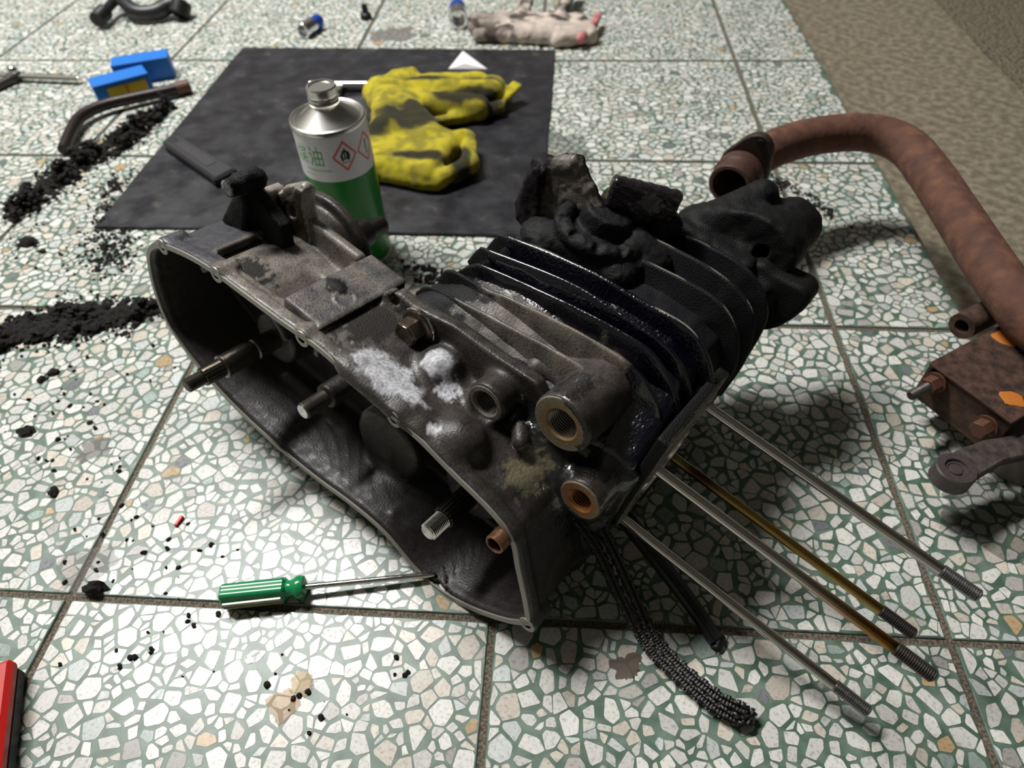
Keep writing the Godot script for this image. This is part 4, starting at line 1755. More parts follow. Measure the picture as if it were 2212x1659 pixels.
	part("lower_lug", s.mesh(2.2, Vector3(-68, 86, -286), Vector3(34, 166, -228), paint_hanger, mats), null, engine)
	# grey underside carried down to the floor below the deck
	s = solid()
	s.box(Vector3(-64, 10, -118), Vector3(66, 40, 58), 10.0, 8.0)
	s.cyl(Vector3(-6, 8, -150), Vector3(6, 8, -150), 18.0, 2.0, 6.0)
	s.plane(floor_at, -floor_n, 3.0)
	part("lower_sump", s.mesh(2.6, Vector3(-136, -40, -182), Vector3(14, 56, -54), func(p: Vector3, n: Vector3):
		var c := lin(52, 48, 46).lerp(lin(34, 32, 32), clampf(fbm(p, 0.05) + 0.5, 0, 1))
		c.a = 0
		return c, mats), null, engine)


func bolt_mesh() -> ArrayMesh:
	var b := MB.new()
	b.xf = axis_xf(Vector3(0, 0, 2.6) * MM, Vector3(0, 0, 1))
	b.lathe(scaled([Vector2(0, 0), Vector2(12.2, 0), Vector2(12.2, 1.4), Vector2(9.6, 2.6), Vector2(0, 2.6)]), 36)
	b.xf = Transform3D(Basis(), Vector3.ZERO)
	b.extrude(scaled2(hexagon(17.0, 0.35)), 0.0044, 0.0146, 0.0009)
	b.xf = axis_xf(Vector3(0, 0, 14.5) * MM, Vector3(0, 0, 1))
	b.lathe(scaled([Vector2(0, 0.3), Vector2(5.6, 0.3), Vector2(6.0, 0.9), Vector2(7.6, 0.9), Vector2(7.9, 0.0), Vector2(0, 0)]), 36)
	return b.commit(25.0)


func vmat(called: String, c: Color, rough: float, metal: float) -> StandardMaterial3D:
	if M.has(called):
		return M[called]
	var m := tri(mat(called, c, rough, metal), 40.0)
	m.roughness_texture = M.bright_steel.roughness_texture
	bump(m, M.cast_grime.heightmap_texture, 0.012)
	return m


func scaled(list: Array) -> Array:
	var out := []
	for v in list:
		out.append(v * MM)
	return out


func scaled2(list: PackedVector2Array) -> PackedVector2Array:
	var out := PackedVector2Array()
	for v in list:
		out.append(v * MM)
	return out


func fix_open(b: MB) -> ArrayMesh:   # a bar made of open bands: turn all faces away from its axis
	b.close(0)
	return b.commit(60.0)


# ------------------------------------------------------------------ right side: chain, blade, pipe, bracket

func build_right_side() -> void:
	# timing chain: hangs from the chain tunnel, lies on the floor and doubles back on itself
	var ch := thing("timing_chain", "black oily timing chain hanging from the crankcase and lying doubled on the floor", "chain", Vector3(0.404, 0, 0.012))
	var base := Vector3(0.404, 0, 0.012)
	var path := [Vector3(0.352, 0.066, -0.042), Vector3(0.368, 0.048, -0.028), Vector3(0.382, 0.026, -0.010), Vector3(0.396, 0.009, 0.007), Vector3(0.405, 0.0055, 0.019), Vector3(0.416, 0.0055, 0.030), Vector3(0.430, 0.0055, 0.043), Vector3(0.443, 0.0055, 0.0525), Vector3(0.4555, 0.0055, 0.0575), Vector3(0.4605, 0.006, 0.0545), Vector3(0.456, 0.0075, 0.0515), Vector3(0.445, 0.0075, 0.0465), Vector3(0.432, 0.007, 0.037), Vector3(0.419, 0.006, 0.0245), Vector3(0.4085, 0.0065, 0.012), Vector3(0.400, 0.013, 0.000), Vector3(0.388, 0.032, -0.016), Vector3(0.376, 0.052, -0.030), Vector3(0.362, 0.07, -0.046)]
	var n := 84
	var pts := spline(path, n + 1)
	var plate := MB.new()
	for s in [-1.0, 1.0]:
		for e in [-0.003, 0.003]:
			plate.xf = axis_xf(Vector3(0, s * 0.0019, e), Vector3(0, 1, 0))
			plate.lathe([Vector2(0, -0.0004), Vector2(0.0034, -0.0004), Vector2(0.0036, 0.0004), Vector2(0.0034, 0.0014), Vector2(0, 0.0014)], 14)
		plate.xf = Transform3D()
		plate.box(Vector3(0.0054, 0.0016, 0.007), 0.0003, Vector3(0, s * 0.0019 + 0.00055, 0))
	for e in [-0.003, 0.003]:
		plate.xf = axis_xf(Vector3(0, -0.0034, e), Vector3(0, 1, 0))
		plate.lathe([Vector2(0, 0), Vector2(0.0013, 0), Vector2(0.0013, 0.008), Vector2(0, 0.008)], 8)
	var link := plate.commit(30.0)
	var oil := vmat("oily_chain", srgb(24, 21, 19), 0.5, 0.0)
	for i in n:
		var a: Vector3 = pts[i]
		var c: Vector3 = pts[i + 1]
		var z := (c - a).normalized()
		var up := Vector3(0.75, 0.25, -0.6)
		up = (up - z * up.dot(z)).normalized()
		var k := 1.0 if i % 2 else 0.8
		part("chain_link", link, oil, ch, Transform3D(Basis(up.cross(z), up * k, z), (a + c) / 2 - base))
	# tensioner blade
	var bl := thing("chain_guide_blade", "long black plastic chain guide blade leaning from crankcase to floor joint", "blade", Vector3(0.449, 0, 0.004))
	var bb := MB.new()
	var line := spline([Vector3(0.366, 0.064, -0.075), Vector3(0.386, 0.046, -0.058), Vector3(0.412, 0.026, -0.034), Vector3(0.434, 0.012, -0.010), Vector3(0.4475, 0.005, 0.0085)], 22)
	var rows := []
	for i in line.size():
		var a: Vector3 = line[maxi(i - 1, 0)]
		var c: Vector3 = line[mini(i + 1, line.size() - 1)]
		var t := (c - a).normalized()
		var sd := t.cross(Vector3(0.2, 1, 0.3)).normalized()
		var up := sd.cross(t).normalized()
		var f := float(i) / (line.size() - 1)
		var w := lerpf(0.0062, 0.0046, f)
		var hh := lerpf(0.0045, 0.0032, f)
		var ring := PackedVector3Array()
		for q in [[-1, -1], [-1, 0.4], [-0.7, 1], [-0.35, 0.55], [0.35, 0.55], [0.7, 1], [1, 0.4], [1, -1]]:
			ring.append(line[i] + sd * w * q[0] + up * hh * q[1] - bl.position)
		rows.append(ring)
	for i in rows.size() - 1:
		for k in 8:
			bb.quad(rows[i][k], rows[i][(k + 1) % 8], rows[i + 1][(k + 1) % 8], rows[i + 1][k])
	for e in [0, rows.size() - 1]:
		for k in range(1, 7):
			if e == 0:
				bb.tri(rows[e][0], rows[e][k + 1], rows[e][k])
			else:
				bb.tri(rows[e][0], rows[e][k], rows[e][k + 1])
	bb.close(0)
	part("blade_body", bb.commit(35.0), M.plastic_black, bl)
	bb = MB.new()
	bb.xf = axis_xf(Vector3(0.449, 0.002, 0.0088) - bl.position, Vector3(0.4, 0.2, -0.9))
	bb.lathe([Vector2(0, -0.005), Vector2(0.0035, -0.005), Vector2(0.004, -0.004), Vector2(0.004, 0.004), Vector2(0.0035, 0.005), Vector2(0, 0.005)], 20)
	part("blade_pivot", bb.commit(30.0), M.black_steel, bl)
	# exhaust pipe
	var ex := thing("exhaust_pipe", "curved rust-brown exhaust header pipe with a flanged open end", "pipe", Vector3(0.69, 0, -0.2))
	var o := ex.position
	var pl := spline([Vector3(0.497, 0.103, -0.384), Vector3(0.520, 0.104, -0.419), Vector3(0.555, 0.103, -0.452), Vector3(0.602, 0.101, -0.477), Vector3(0.650, 0.099, -0.485), Vector3(0.678, 0.098, -0.462), Vector3(0.686, 0.096, -0.411), Vector3(0.688, 0.094, -0.357), Vector3(0.694, 0.088, -0.273), Vector3(0.704, 0.083, -0.218), Vector3(0.735, 0.076, -0.178), Vector3(0.79, 0.066, -0.15), Vector3(0.86, 0.046, -0.13), Vector3(0.95, 0.008, -0.11), Vector3(1.0, -0.002, -0.10)], 84)
	var outer := []
	for v in pl:
		outer.append(v - o)
	bb = MB.new()
	bb.tube(outer, [0.0185], 30, false)
	var s0 := bb.mark()
	bb.tube(outer.slice(0, 14), [0.0165], 30, false)
	for i in range(s0, bb.p.size(), 3):
		var t2 := bb.p[i + 1]
		bb.p[i + 1] = bb.p[i + 2]
		bb.p[i + 2] = t2
	part("pipe", bb.commit(60.0), M.rust, ex)
	var dir: Vector3 = (outer[0] - outer[2]).normalized()
	bb = MB.new()
	bb.xf = axis_xf(outer[0] - dir * 0.018, dir)
	bb.lathe([Vector2(0.0165, 0), Vector2(0.0215, 0), Vector2(0.0225, 0.002), Vector2(0.0225, 0.012), Vector2(0.0205, 0.014), Vector2(0.0205, 0.026), Vector2(0.0195, 0.027), Vector2(0.0165, 0.027), Vector2(0.0165, 0)], 40)
	part("collar", bb.commit(30.0), vmat("burnt_steel", srgb(82, 58, 48), 0.7, 0.3), ex)
	# two-eared flange sitting loose behind the collar
	bb = MB.new()
	var sidev := dir.cross(Vector3.UP).normalized()
	var upv := sidev.cross(dir)
	var ear := (upv * 0.95 + sidev * -0.32).normalized()
	var across := dir.cross(ear)
	bb.xf = Transform3D(Basis(ear, across, dir), outer[0] - dir * 0.03)
	var fl := PackedVector2Array()
	for i in 40:
		var w := TAU * i / 40.0
		var rr := 0.024 + 0.0155 * pow(absf(cos(w)), 6.0)
		fl.append(Vector2(cos(w), sin(w)) * rr)
	bb.extrude(fl, 0.0, 0.008, 0.0012)
	part("flange", bb.commit(40.0), vmat("burnt_dark", srgb(56, 42, 38), 0.75, 0.3), ex)
	for e in [-1.0, 1.0]:
		bb = MB.new()
		bb.xf = axis_xf(outer[0] - dir * 0.0305 + ear * 0.0325 * e, dir)
		bb.lathe([Vector2(0, -0.022 if e < 0 else -0.003), Vector2(0.0035, -0.022 if e < 0 else -0.003), Vector2(0.0035, 0.011), Vector2(0, 0.011)], 16)
		part("flange_stud", bb.commit(30.0), M.black_steel, ex)
	# rusty bracket with bolts and pivot arm
	var br := thing("hanger_bracket", "brown rusty steel bracket box with square nuts, stud and round-ended arm", "bracket", Vector3(0.67, 0, -0.17))
	var c0 := Vector3(0.627, 0.06, -0.196)
	var c1 := Vector3(0.693, 0.06, -0.238)
	var c2 := Vector3(0.624, 0.06, -0.121)
	var ux := (c1 - c0).normalized()
	var uy := Vector3.UP
	var uz := (c2 - c0)
	uz = (uz - ux * uz.dot(ux)).normalized()
	var wide := 0.10
	var deep := 0.070
	var bx := Basis(ux, uy, uz)
	if bx.determinant() < 0:
		bx = Basis(ux, uy, -uz)
	bx = Basis(ux, uy, ux.cross(uy))
	var zs := signf((c2 - c0).dot(bx.z))
	var q0 := c0 - br.position
	var fr := Transform3D(bx, q0)
	bb = MB.new()
	bb.xf = fr
	bb.box(Vector3(wide, 0.003, deep), 0.0008, Vector3(wide / 2, 0, zs * deep / 2))
	bb.box(Vector3(0.003, 0.038, deep), 0.0006, Vector3(0.004, -0.019, zs * deep / 2))
	bb.box(Vector3(wide, 0.032, 0.003), 0.0006, Vector3(wide / 2, -0.016, zs * 0.003))
	bb.box(Vector3(wide * 0.9, 0.003, deep * 0.9), 0.0006, Vector3(wide / 2, -0.036, zs * deep / 2))
	bb.col = lin(96, 74, 62)
	for i in bb.c.size():
		bb.c[i] = lin(92, 72, 62)
	part("bracket_box", bb.commit(30.0), M.rust_dark, br)
	bb = MB.new()
	for q in [[0.075, 0.012, 0.010, 0.006], [0.055, 0.060, 0.012, 0.004], [0.02, 0.055, 0.008, 0.005]]:
		bb.xf = fr * Transform3D(Basis(), Vector3(q[0], 0.0016, zs * q[1]))
		var blob := []
		for i in 9:
			blob.append(Vector2(q[2] * sin(i * PI / 16.0), 0.0007 * cos(i * PI / 16.0)))
		blob.reverse()
		bb.lathe(blob, 18, false)
	for i in bb.p.size():
		bb.p[i] += Vector3(1, 0, 1) * nz.get_noise_3dv(bb.p[i] * 90.0) * 0.0025
	part("orange_rust", bb.commit(60.0), vmat("bright_rust", srgb(190, 112, 36), 0.9, 0.0), br)
	for q in [[0.012, -0.010], [0.058, -0.014]]:
		bb = MB.new()
		bb.xf = fr * axis_xf(Vector3(0.0, q[1], zs * q[0]), Vector3(-1, 0, 0), 0.3)
		bb.lathe([Vector2(0, 0), Vector2(0.0085, 0), Vector2(0.0085, 0.0015), Vector2(0, 0.0015)], 24)
		bb.xf = fr * Transform3D(Basis(Vector3(0, 0, 1), Vector3(0, 1, 0), Vector3(-1, 0, 0)), Vector3(-0.0015, q[1], zs * q[0]))
		bb.extrude(scaled2(hexagon(12.0, 0.4)), 0.0, 0.009, 0.0006)
		part("nut", bb.commit(30.0), vmat("nut_rust", srgb(98, 64, 48), 0.8, 0.2), br)
	bb = MB.new()
	bb.xf = fr * axis_xf(Vector3(-0.008, -0.010, zs * 0.012), Vector3(-1, 0, 0.0))
	bb.lathe(scaled(thread_profile(4.0, 21.0, 1.25)), 24)
	part("stud", bb.commit(25.0), vmat("stud_grey", srgb(88, 82, 80), 0.5, 0.6), br)
	bb = MB.new()
	bb.xf = fr * axis_xf(Vector3(0.06, -0.002, zs * -0.016), Vector3(1, 0, 0))
	bb.lathe([Vector2(0.006, 0), Vector2(0.011, 0), Vector2(0.011, 0.04), Vector2(0.006, 0.04), Vector2(0.006, 0)], 28)
	for i in bb.c.size():
		bb.c[i] = lin(96, 76, 66)
	part("bush_tube", bb.commit(30.0), M.rust_dark, br)
	# arm with a round eye in front of the box
	var ey := Vector3(0.6185, 0.046, -0.103)
	bb = MB.new()
	var arm := [[ey, 0.0118], [Vector3(0.633, 0.046, -0.112), 0.0112], [Vector3(0.652, 0.047, -0.122), 0.0098], [Vector3(0.675, 0.047, -0.128), 0.009], [Vector3(0.71, 0.046, -0.136), 0.009]]
	var up_pts := []
	for q in arm:
		up_pts.append(q[0] - br.position)
	var left := PackedVector2Array()
	var right := PackedVector2Array()
	for i in arm.size():
		var a: Vector3 = arm[maxi(i - 1, 0)][0]
		var c: Vector3 = arm[mini(i + 1, arm.size() - 1)][0]
		var t := Vector2(c.x - a.x, c.z - a.z).normalized()
		var nr := Vector2(-t.y, t.x)
		var at := Vector2(up_pts[i].x, up_pts[i].z)
		left.append(at + nr * arm[i][1])
		right.append(at - nr * arm[i][1])
	right.reverse()
	left.append_array(right)
	bb.xf = Transform3D(Basis(Vector3(1, 0, 0), Vector3(0, 0, 1), Vector3(0, 1, 0)), Vector3(0, 0.0, 0))
	bb.extrude(left, 0.041, 0.049, 0.0012)
	for i in bb.c.size():
		bb.c[i] = lin(88, 80, 78)
	part("pivot_arm", bb.commit(35.0), M.rust_dark, br)
	bb = MB.new()
	bb.xf = axis_xf(ey - br.position + Vector3(0, -0.009, 0), Vector3(0, 1, 0))
	bb.lathe([Vector2(0.0055, 0), Vector2(0.0125, 0), Vector2(0.0135, 0.001), Vector2(0.0135, 0.0135), Vector2(0.0125, 0.0145), Vector2(0.0078, 0.0145), Vector2(0.0074, 0.0125), Vector2(0.0055, 0.0125), Vector2(0.0055, 0)], 40)
	part("eye", bb.commit(30.0), vmat("eye_grey", srgb(84, 76, 76), 0.55, 0.4), br)
	bb = MB.new()
	bb.xf = axis_xf(ey - br.position + Vector3(0, -0.011, 0), Vector3(0, 1, 0))
	bb.lathe([Vector2(0, 0), Vector2(0.0054, 0), Vector2(0.0054, 0.0135), Vector2(0.0042, 0.0150), Vector2(0, 0.0155)], 30)
	part("eye_pin", bb.commit(40.0), vmat("pin_grey", srgb(120, 112, 110), 0.35, 0.7), br)
	bb = MB.new()
	bb.xf = axis_xf(Vector3(0.702, 0.0, -0.15) - br.position, Vector3(0, 1, 0))
	bb.lathe([Vector2(0, 0), Vector2(0.024, 0), Vector2(0.026, 0.003), Vector2(0.026, 0.036), Vector2(0.022, 0.041), Vector2(0, 0.041)], 40)
	part("rubber_mount", bb.commit(30.0), vmat("mount_grey", srgb(120, 114, 110), 0.6, 0.3), br)


# ------------------------------------------------------------------ background things

func build_background() -> void:
	var b := MB.new()
	# rubber mat
	b.xf = Transform3D(Basis(Vector3(1, 0, 0), Vector3(0, 0, -1), Vector3(0, 1, 0)), Vector3(0, 0.0004, 0))
	var poly := PackedVector2Array()
	var corners := [Vector2(-0.194, 0.944), Vector2(0.323, 0.934), Vector2(0.316, 0.434), Vector2(-0.198, 0.437)]
	for i in 4:
		for k in 26:
			var q: Vector2 = corners[i].lerp(corners[(i + 1) % 4], k / 26.0)
			poly.append(q + Vector2(nz.get_noise_2d(q.x * 90, q.y * 90), nz.get_noise_2d(q.y * 90, q.x * 90)) * 0.0014)
	b.extrude(poly, 0.0, 0.0032, 0.0008)
	var mt := part("rubber_mat", b.commit(30.0), M.rubber_mat, self)
	tag(mt, "large square black rubber mat lying behind the crankcase", "mat")
	oil_can()
	yellow_cloth()
	# white folded paper on the mat
	var t := thing("paper_scrap", "small white folded paper standing behind the yellow cloth", "paper", Vector3(0.188, 0.0036, -0.868))
	b = MB.new()
	var tip := Vector3(-0.013, 0.0012, -0.058)
	var crest := Vector3(-0.004, 0.007, 0.004)
	var pl := Vector3(-0.028, 0.0006, 0.008)
	var pr := Vector3(0.032, 0.0006, 0.008)
	b.tri(pl, crest, tip)
	b.tri(crest, pr, tip)
	b.tri(pl, pr, crest)
	b.tri(pl, tip, pr)
	b.close(0)
	part("folded_sheet", b.commit(10.0), M.paper, t)
	# chrome handle behind the can
	t = thing("chrome_wrench", "bright chrome sliding wrench bar lying between oil can and yellow cloth", "wrench", Vector3(0.01, 0.0036, -0.787))
	b = MB.new()
	b.xf = axis_xf(Vector3(-0.046, 0.0075, 0), Vector3(1, 0, 0))
	b.lathe([Vector2(0, 0), Vector2(0.0058, 0), Vector2(0.0072, 0.0015), Vector2(0.0072, 0.011), Vector2(0.0055, 0.013), Vector2(0.0055, 0.016), Vector2(0.0065, 0.017), Vector2(0.0065, 0.094), Vector2(0.0055, 0.096), Vector2(0, 0.096)], 28)
	part("bar", b.commit(35.0), M.chrome, t)
	b = MB.new()
	b.box(Vector3(0.011, 0.011, 0.02), 0.001, Vector3(0.0, 0.0056, 0.012))
	part("square_drive", b.commit(30.0), M.chrome, t)
	# dark grey plastic handle on the mat
	t = thing("grey_handle", "dark grey flat tool handle with an oval hanging hole on the mat", "handle", Vector3(-0.127, 0.0036, -0.578))
	var a := Vector2(-0.182, -0.621) - Vector2(-0.127, -0.578)
	var c := Vector2(-0.073, -0.533) - Vector2(-0.127, -0.578)
	var dirv := (c - a).normalized()
	t.rotation.y = -dirv.angle()
	var L := (c - a).length()
	b = MB.new()
	b.xf = Transform3D(Basis(Vector3(1, 0, 0), Vector3(0, 0, -1), Vector3(0, 1, 0)), Vector3.ZERO)
	var ol := PackedVector2Array()
	for i in 13:
		var w := PI / 2 + PI * i / 12.0
		ol.append(Vector2(-L / 2 + 0.012 + cos(w) * 0.013, sin(w) * 0.013))
	ol.append_array(PackedVector2Array([Vector2(L / 2 - 0.012, -0.0155), Vector2(L / 2, -0.0165), Vector2(L / 2 + 0.002, -0.012), Vector2(L / 2, 0.0155), Vector2(L / 2 - 0.01, 0.015)]))
	b.extrude(ol, 0.0, 0.013, 0.003)
	part("grip", b.commit(40.0), M.plastic_grey, t)
	b = MB.new()
	b.xf = Transform3D(Basis(Vector3(1, 0, 0), Vector3(0, 0, -1), Vector3(0, 1, 0)), Vector3.ZERO)
	var sl := PackedVector2Array()
	for i in 24:
		var w := TAU * i / 24.0
		sl.append(Vector2(-L / 2 + 0.013 + cos(w) * 0.0085, sin(w) * 0.006))
	b.extrude(sl, 0.011, 0.0133, 0.0)
	part("hanging_hole", b.commit(30.0), vmat("hole_dark", srgb(14, 14, 15), 0.9, 0.0), t)
	b = MB.new()
	b.xf = Transform3D(Basis(Vector3(1, 0, 0), Vector3(0, 0, -1), Vector3(0, 1, 0)), Vector3.ZERO)
	var rc := PackedVector2Array([Vector2(-L / 2 + 0.028, -0.006), Vector2(L / 2 - 0.03, -0.007), Vector2(L / 2 - 0.03, 0.007), Vector2(-L / 2 + 0.028, 0.006)])
	b.extrude(rc, 0.0115, 0.0138, 0.0008)
	part("grip_inlay", b.commit(30.0), vmat("inlay_grey", srgb(52, 51, 53), 0.6, 0.0), t)
	# two blue boxes
	blue_box(Vector3(-0.316, 0.0, -0.774), Vector3(0.078, 0.030, 0.036), 0.66, true, "small blue carton with a yellow label panel, nearer of the two boxes")
	blue_box(Vector3(-0.309, 0.0, -0.834), Vector3(0.082, 0.032, 0.034), 0.42, false, "plain small blue carton partly behind the labelled one")
	# bent dark brown lever rod beside the boxes
	t = thing("bent_lever", "bent dark rusty rod lying in front of the blue cartons", "lever", Vector3(-0.29, 0, -0.72))
	var pth := []
	for q in [Vector3(-0.318, 0.008, -0.600), Vector3(-0.328, 0.011, -0.640), Vector3(-0.334, 0.013, -0.682), Vector3(-0.318, 0.013, -0.716), Vector3(-0.284, 0.012, -0.742), Vector3(-0.25, 0.011, -0.764), Vector3(-0.222, 0.010, -0.784)]:
		pth.append(q - t.position)
	b = MB.new()
	b.tube(spline(pth, 36), [0.0078], 16)
	part("rod", b.commit(60.0), vmat("burnt_rod", srgb(36, 27, 24), 0.5, 0.3), t)
	b = MB.new()
	b.xf = axis_xf(pth[6] - (pth[6] - pth[5]).normalized() * 0.016, pth[6] - pth[5])
	b.lathe([Vector2(0, 0), Vector2(0.0092, 0), Vector2(0.0096, 0.001), Vector2(0.0096, 0.019), Vector2(0.0085, 0.020), Vector2(0, 0.020)], 24)
	part("rusty_tip", b.commit(30.0), vmat("rod_rust", srgb(92, 62, 48), 0.7, 0.2), t)
	# T wrench at the left edge
	t = thing("tee_wrench", "shiny steel tee wrench lying at the left edge of the floor", "wrench", Vector3(-0.514, 0, -0.822))
	b = MB.new()
	b.xf = axis_xf(Vector3(0.108, 0.0068, 0.008), Vector3(-1, 0, -0.085))
	b.lathe([Vector2(0, 0), Vector2(0.0055, 0), Vector2(0.006, 0.001), Vector2(0.006, 0.24), Vector2(0.0055, 0.241), Vector2(0, 0.241)], 24)
	part("cross_bar", b.commit(30.0), M.bright_steel, t)
	b = MB.new()
	b.xf = axis_xf(Vector3(0.0, 0.0068, 0.0), Vector3(-0.35, 0, 1))
	b.lathe([Vector2(0, -0.008), Vector2(0.008, -0.008), Vector2(0.009, -0.006), Vector2(0.009, 0.01), Vector2(0.0065, 0.014), Vector2(0.0065, 0.17), Vector2(0, 0.17)], 24)
	part("shank", b.commit(30.0), M.dark_steel, t)
	b = MB.new()
	var ball := []
	for i in 13:
		ball.append(Vector2(0.0075 * sin(PI * i / 12.0), 0.0075 - 0.0075 * cos(PI * i / 12.0)))
	b.xf = Transform3D(Basis(), Vector3(0, 0.0085, -0.001))
	b.lathe(ball, 20)
	part("stop_ball", b.commit(60.0), M.chrome, t)
	# black kick lever at the top left
	t = thing("kick_lever", "black kick lever with a ribbed pedal lying at the top left", "lever", Vector3(-0.44, 0, -1.07))
	b = MB.new()
	var kp := []
	for q in [Vector3(-0.484, 0.028, -1.135), Vector3(-0.470, 0.030, -1.110), Vector3(-0.448, 0.026, -1.080), Vector3(-0.420, 0.018, -1.060), Vector3(-0.390, 0.016, -1.066), Vector3(-0.372, 0.020, -1.085), Vector3(-0.36, 0.022, -1.088)]:
		kp.append(q - t.position)
	b.tube(spline(kp, 30), [0.014, 0.014, 0.0135, 0.0135, 0.013, 0.013, 0.0125, 0.0125, 0.0122, 0.012, 0.012, 0.012, 0.012, 0.012, 0.012, 0.012, 0.012, 0.012, 0.012, 0.012, 0.0125, 0.0125, 0.013, 0.0135, 0.014, 0.014, 0.014, 0.014, 0.014, 0.013], 16)
	part("arm", b.commit(60.0), M.plastic_black, t)
	b = MB.new()
	b.xf = axis_xf(Vector3(-0.478, 0.024, -1.105) - t.position, Vector3(-0.02, -0.10, 1))
	b.lathe([Vector2(0, 0), Vector2(0.008, 0), Vector2(0.008, 0.045), Vector2(0.013, 0.046), Vector2(0.0135, 0.05), Vector2(0.012, 0.054), Vector2(0.0135, 0.058), Vector2(0.012, 0.062), Vector2(0.0135, 0.066), Vector2(0.012, 0.070), Vector2(0.0135, 0.074), Vector2(0.0125, 0.078), Vector2(0, 0.078)], 20)
	part("pedal", b.commit(30.0), M.black_steel, t)
	b = MB.new()
	b.xf = axis_xf(Vector3(-0.352, 0.009, -1.07) - t.position, Vector3(0.2, 0.5, -0.5))
	b.lathe([Vector2(0.008, 0), Vector2(0.016, 0), Vector2(0.017, 0.002), Vector2(0.017, 0.022), Vector2(0.016, 0.024), Vector2(0.008, 0.024), Vector2(0.008, 0)], 24)
	part("clamp_eye", b.commit(30.0), M.black_steel, t)
	# two sockets with a blue band
	socket(Vector3(-0.094, 0, -1.010), Vector3(-0.35, 0.0, 1.0), 0.0125, 0.05, "small chrome socket with blue band lying alone behind the mat")
	socket(Vector3(0.153, 0, -1.052), Vector3(0.15, 0.0, 1.0), 0.0165, 0.055, "larger chrome socket with blue band beside the dirty white glove")
	# small black bolt
	t = thing("small_bolt", "tiny black bolt standing on the floor between the two sockets", "bolt", Vector3(-0.014, 0, -1.075))
	b = MB.new()
	b.lathe([Vector2(0, 0), Vector2(0.010, 0), Vector2(0.0105, 0.003), Vector2(0.009, 0.009), Vector2(0.0055, 0.011), Vector2(0.0055, 0.02), Vector2(0.0048, 0.024), Vector2(0, 0.024)], 20)
	part("shank", b.commit(30.0), M.black_steel, t)
	b = MB.new()
	b.xf = Transform3D(Basis(Vector3(1, 0, 0), Vector3(0, 0, -1), Vector3(0, 1, 0)), Vector3(0, 0.0, 0))
	b.extrude(scaled2(hexagon(17.0)), 0.0, 0.005, 0.0008)
	part("head", b.commit(30.0), M.black_steel, t)
	white_glove()


func blue_box(at: Vector3, size: Vector3, yaw: float, labelled: bool, label: String) -> void:
	var t := thing("blue_carton", label, "box", at)
	t.rotation.y = yaw
	var b := MB.new()
	b.box(size, 0.0008, Vector3(0, size.y / 2 + 0.0003, 0))
	part("carton", b.commit(20.0), M.card_blue, t)
	if not labelled:
		return
	b = MB.new()
	b.box(Vector3(size.x * 0.7, size.y * 0.66, 0.0008), 0.0002, Vector3(0.005, size.y * 0.45, size.z / 2 + 0.0003))
	var p := part("label_panel", b.commit(20.0), M.card_yellow, t)
	b = MB.new()
	b.box(Vector3(0.003, size.y * 0.56, 0.0005), 0.0001, Vector3(0.004, size.y * 0.44, size.z / 2 + 0.001))
	b.box(Vector3(size.x * 0.4, 0.0012, 0.0005), 0.0001, Vector3(0.01, size.y * 0.16, size.z / 2 + 0.001))
	part("red_stripe", b.commit(20.0), M.card_red, p)


func socket(at: Vector3, dir: Vector3, r: float, len_: float, label: String) -> void:
	var t := thing("socket", label, "socket", at, "blue-banded sockets")
	var d := dir.normalized()
	var b := MB.new()
	b.xf = axis_xf(Vector3(0, r, 0) - d * len_ / 2, d)
	b.lathe([Vector2(0, 0.003), Vector2(r * 0.5, 0.003), Vector2(r * 0.5, 0), Vector2(r * 0.82, 0), Vector2(r * 0.9, 0.001), Vector2(r * 0.9, len_ * 0.4), Vector2(r, len_ * 0.5), Vector2(r, len_ - 0.001), Vector2(r * 0.94, len_), Vector2(r * 0.7, len_), Vector2(r * 0.66, len_ - 0.002), Vector2(r * 0.66, len_ * 0.6), Vector2(0, len_ * 0.6)], 28)
	part("shell", b.commit(30.0), M.chrome, t)
	b = MB.new()
	b.xf = axis_xf(Vector3(0, r, 0) - d * len_ / 2, d)
	b.lathe([Vector2(r * 0.9, len_ * 0.08), Vector2(r * 0.925, len_ * 0.08), Vector2(r * 0.925, len_ * 0.38), Vector2(r * 0.9, len_ * 0.38), Vector2(r * 0.9, len_ * 0.08)], 28)
	part("band", b.commit(30.0), M.blue_band, t)


func stroke(im: Image, pts: Array, w: float, c: Color) -> void:
	for i in pts.size() - 1:
		var a: Vector2 = pts[i]
		var d: Vector2 = pts[i + 1]
		var n := int(a.distance_to(d) / maxf(1.0, w * 0.25)) + 1
		for k in n + 1:
			var q := a.lerp(d, float(k) / n)
			im.fill_rect(Rect2i(int(q.x - w / 2), int(q.y - w / 2), int(maxf(1, w)), int(maxf(1, w))), c)


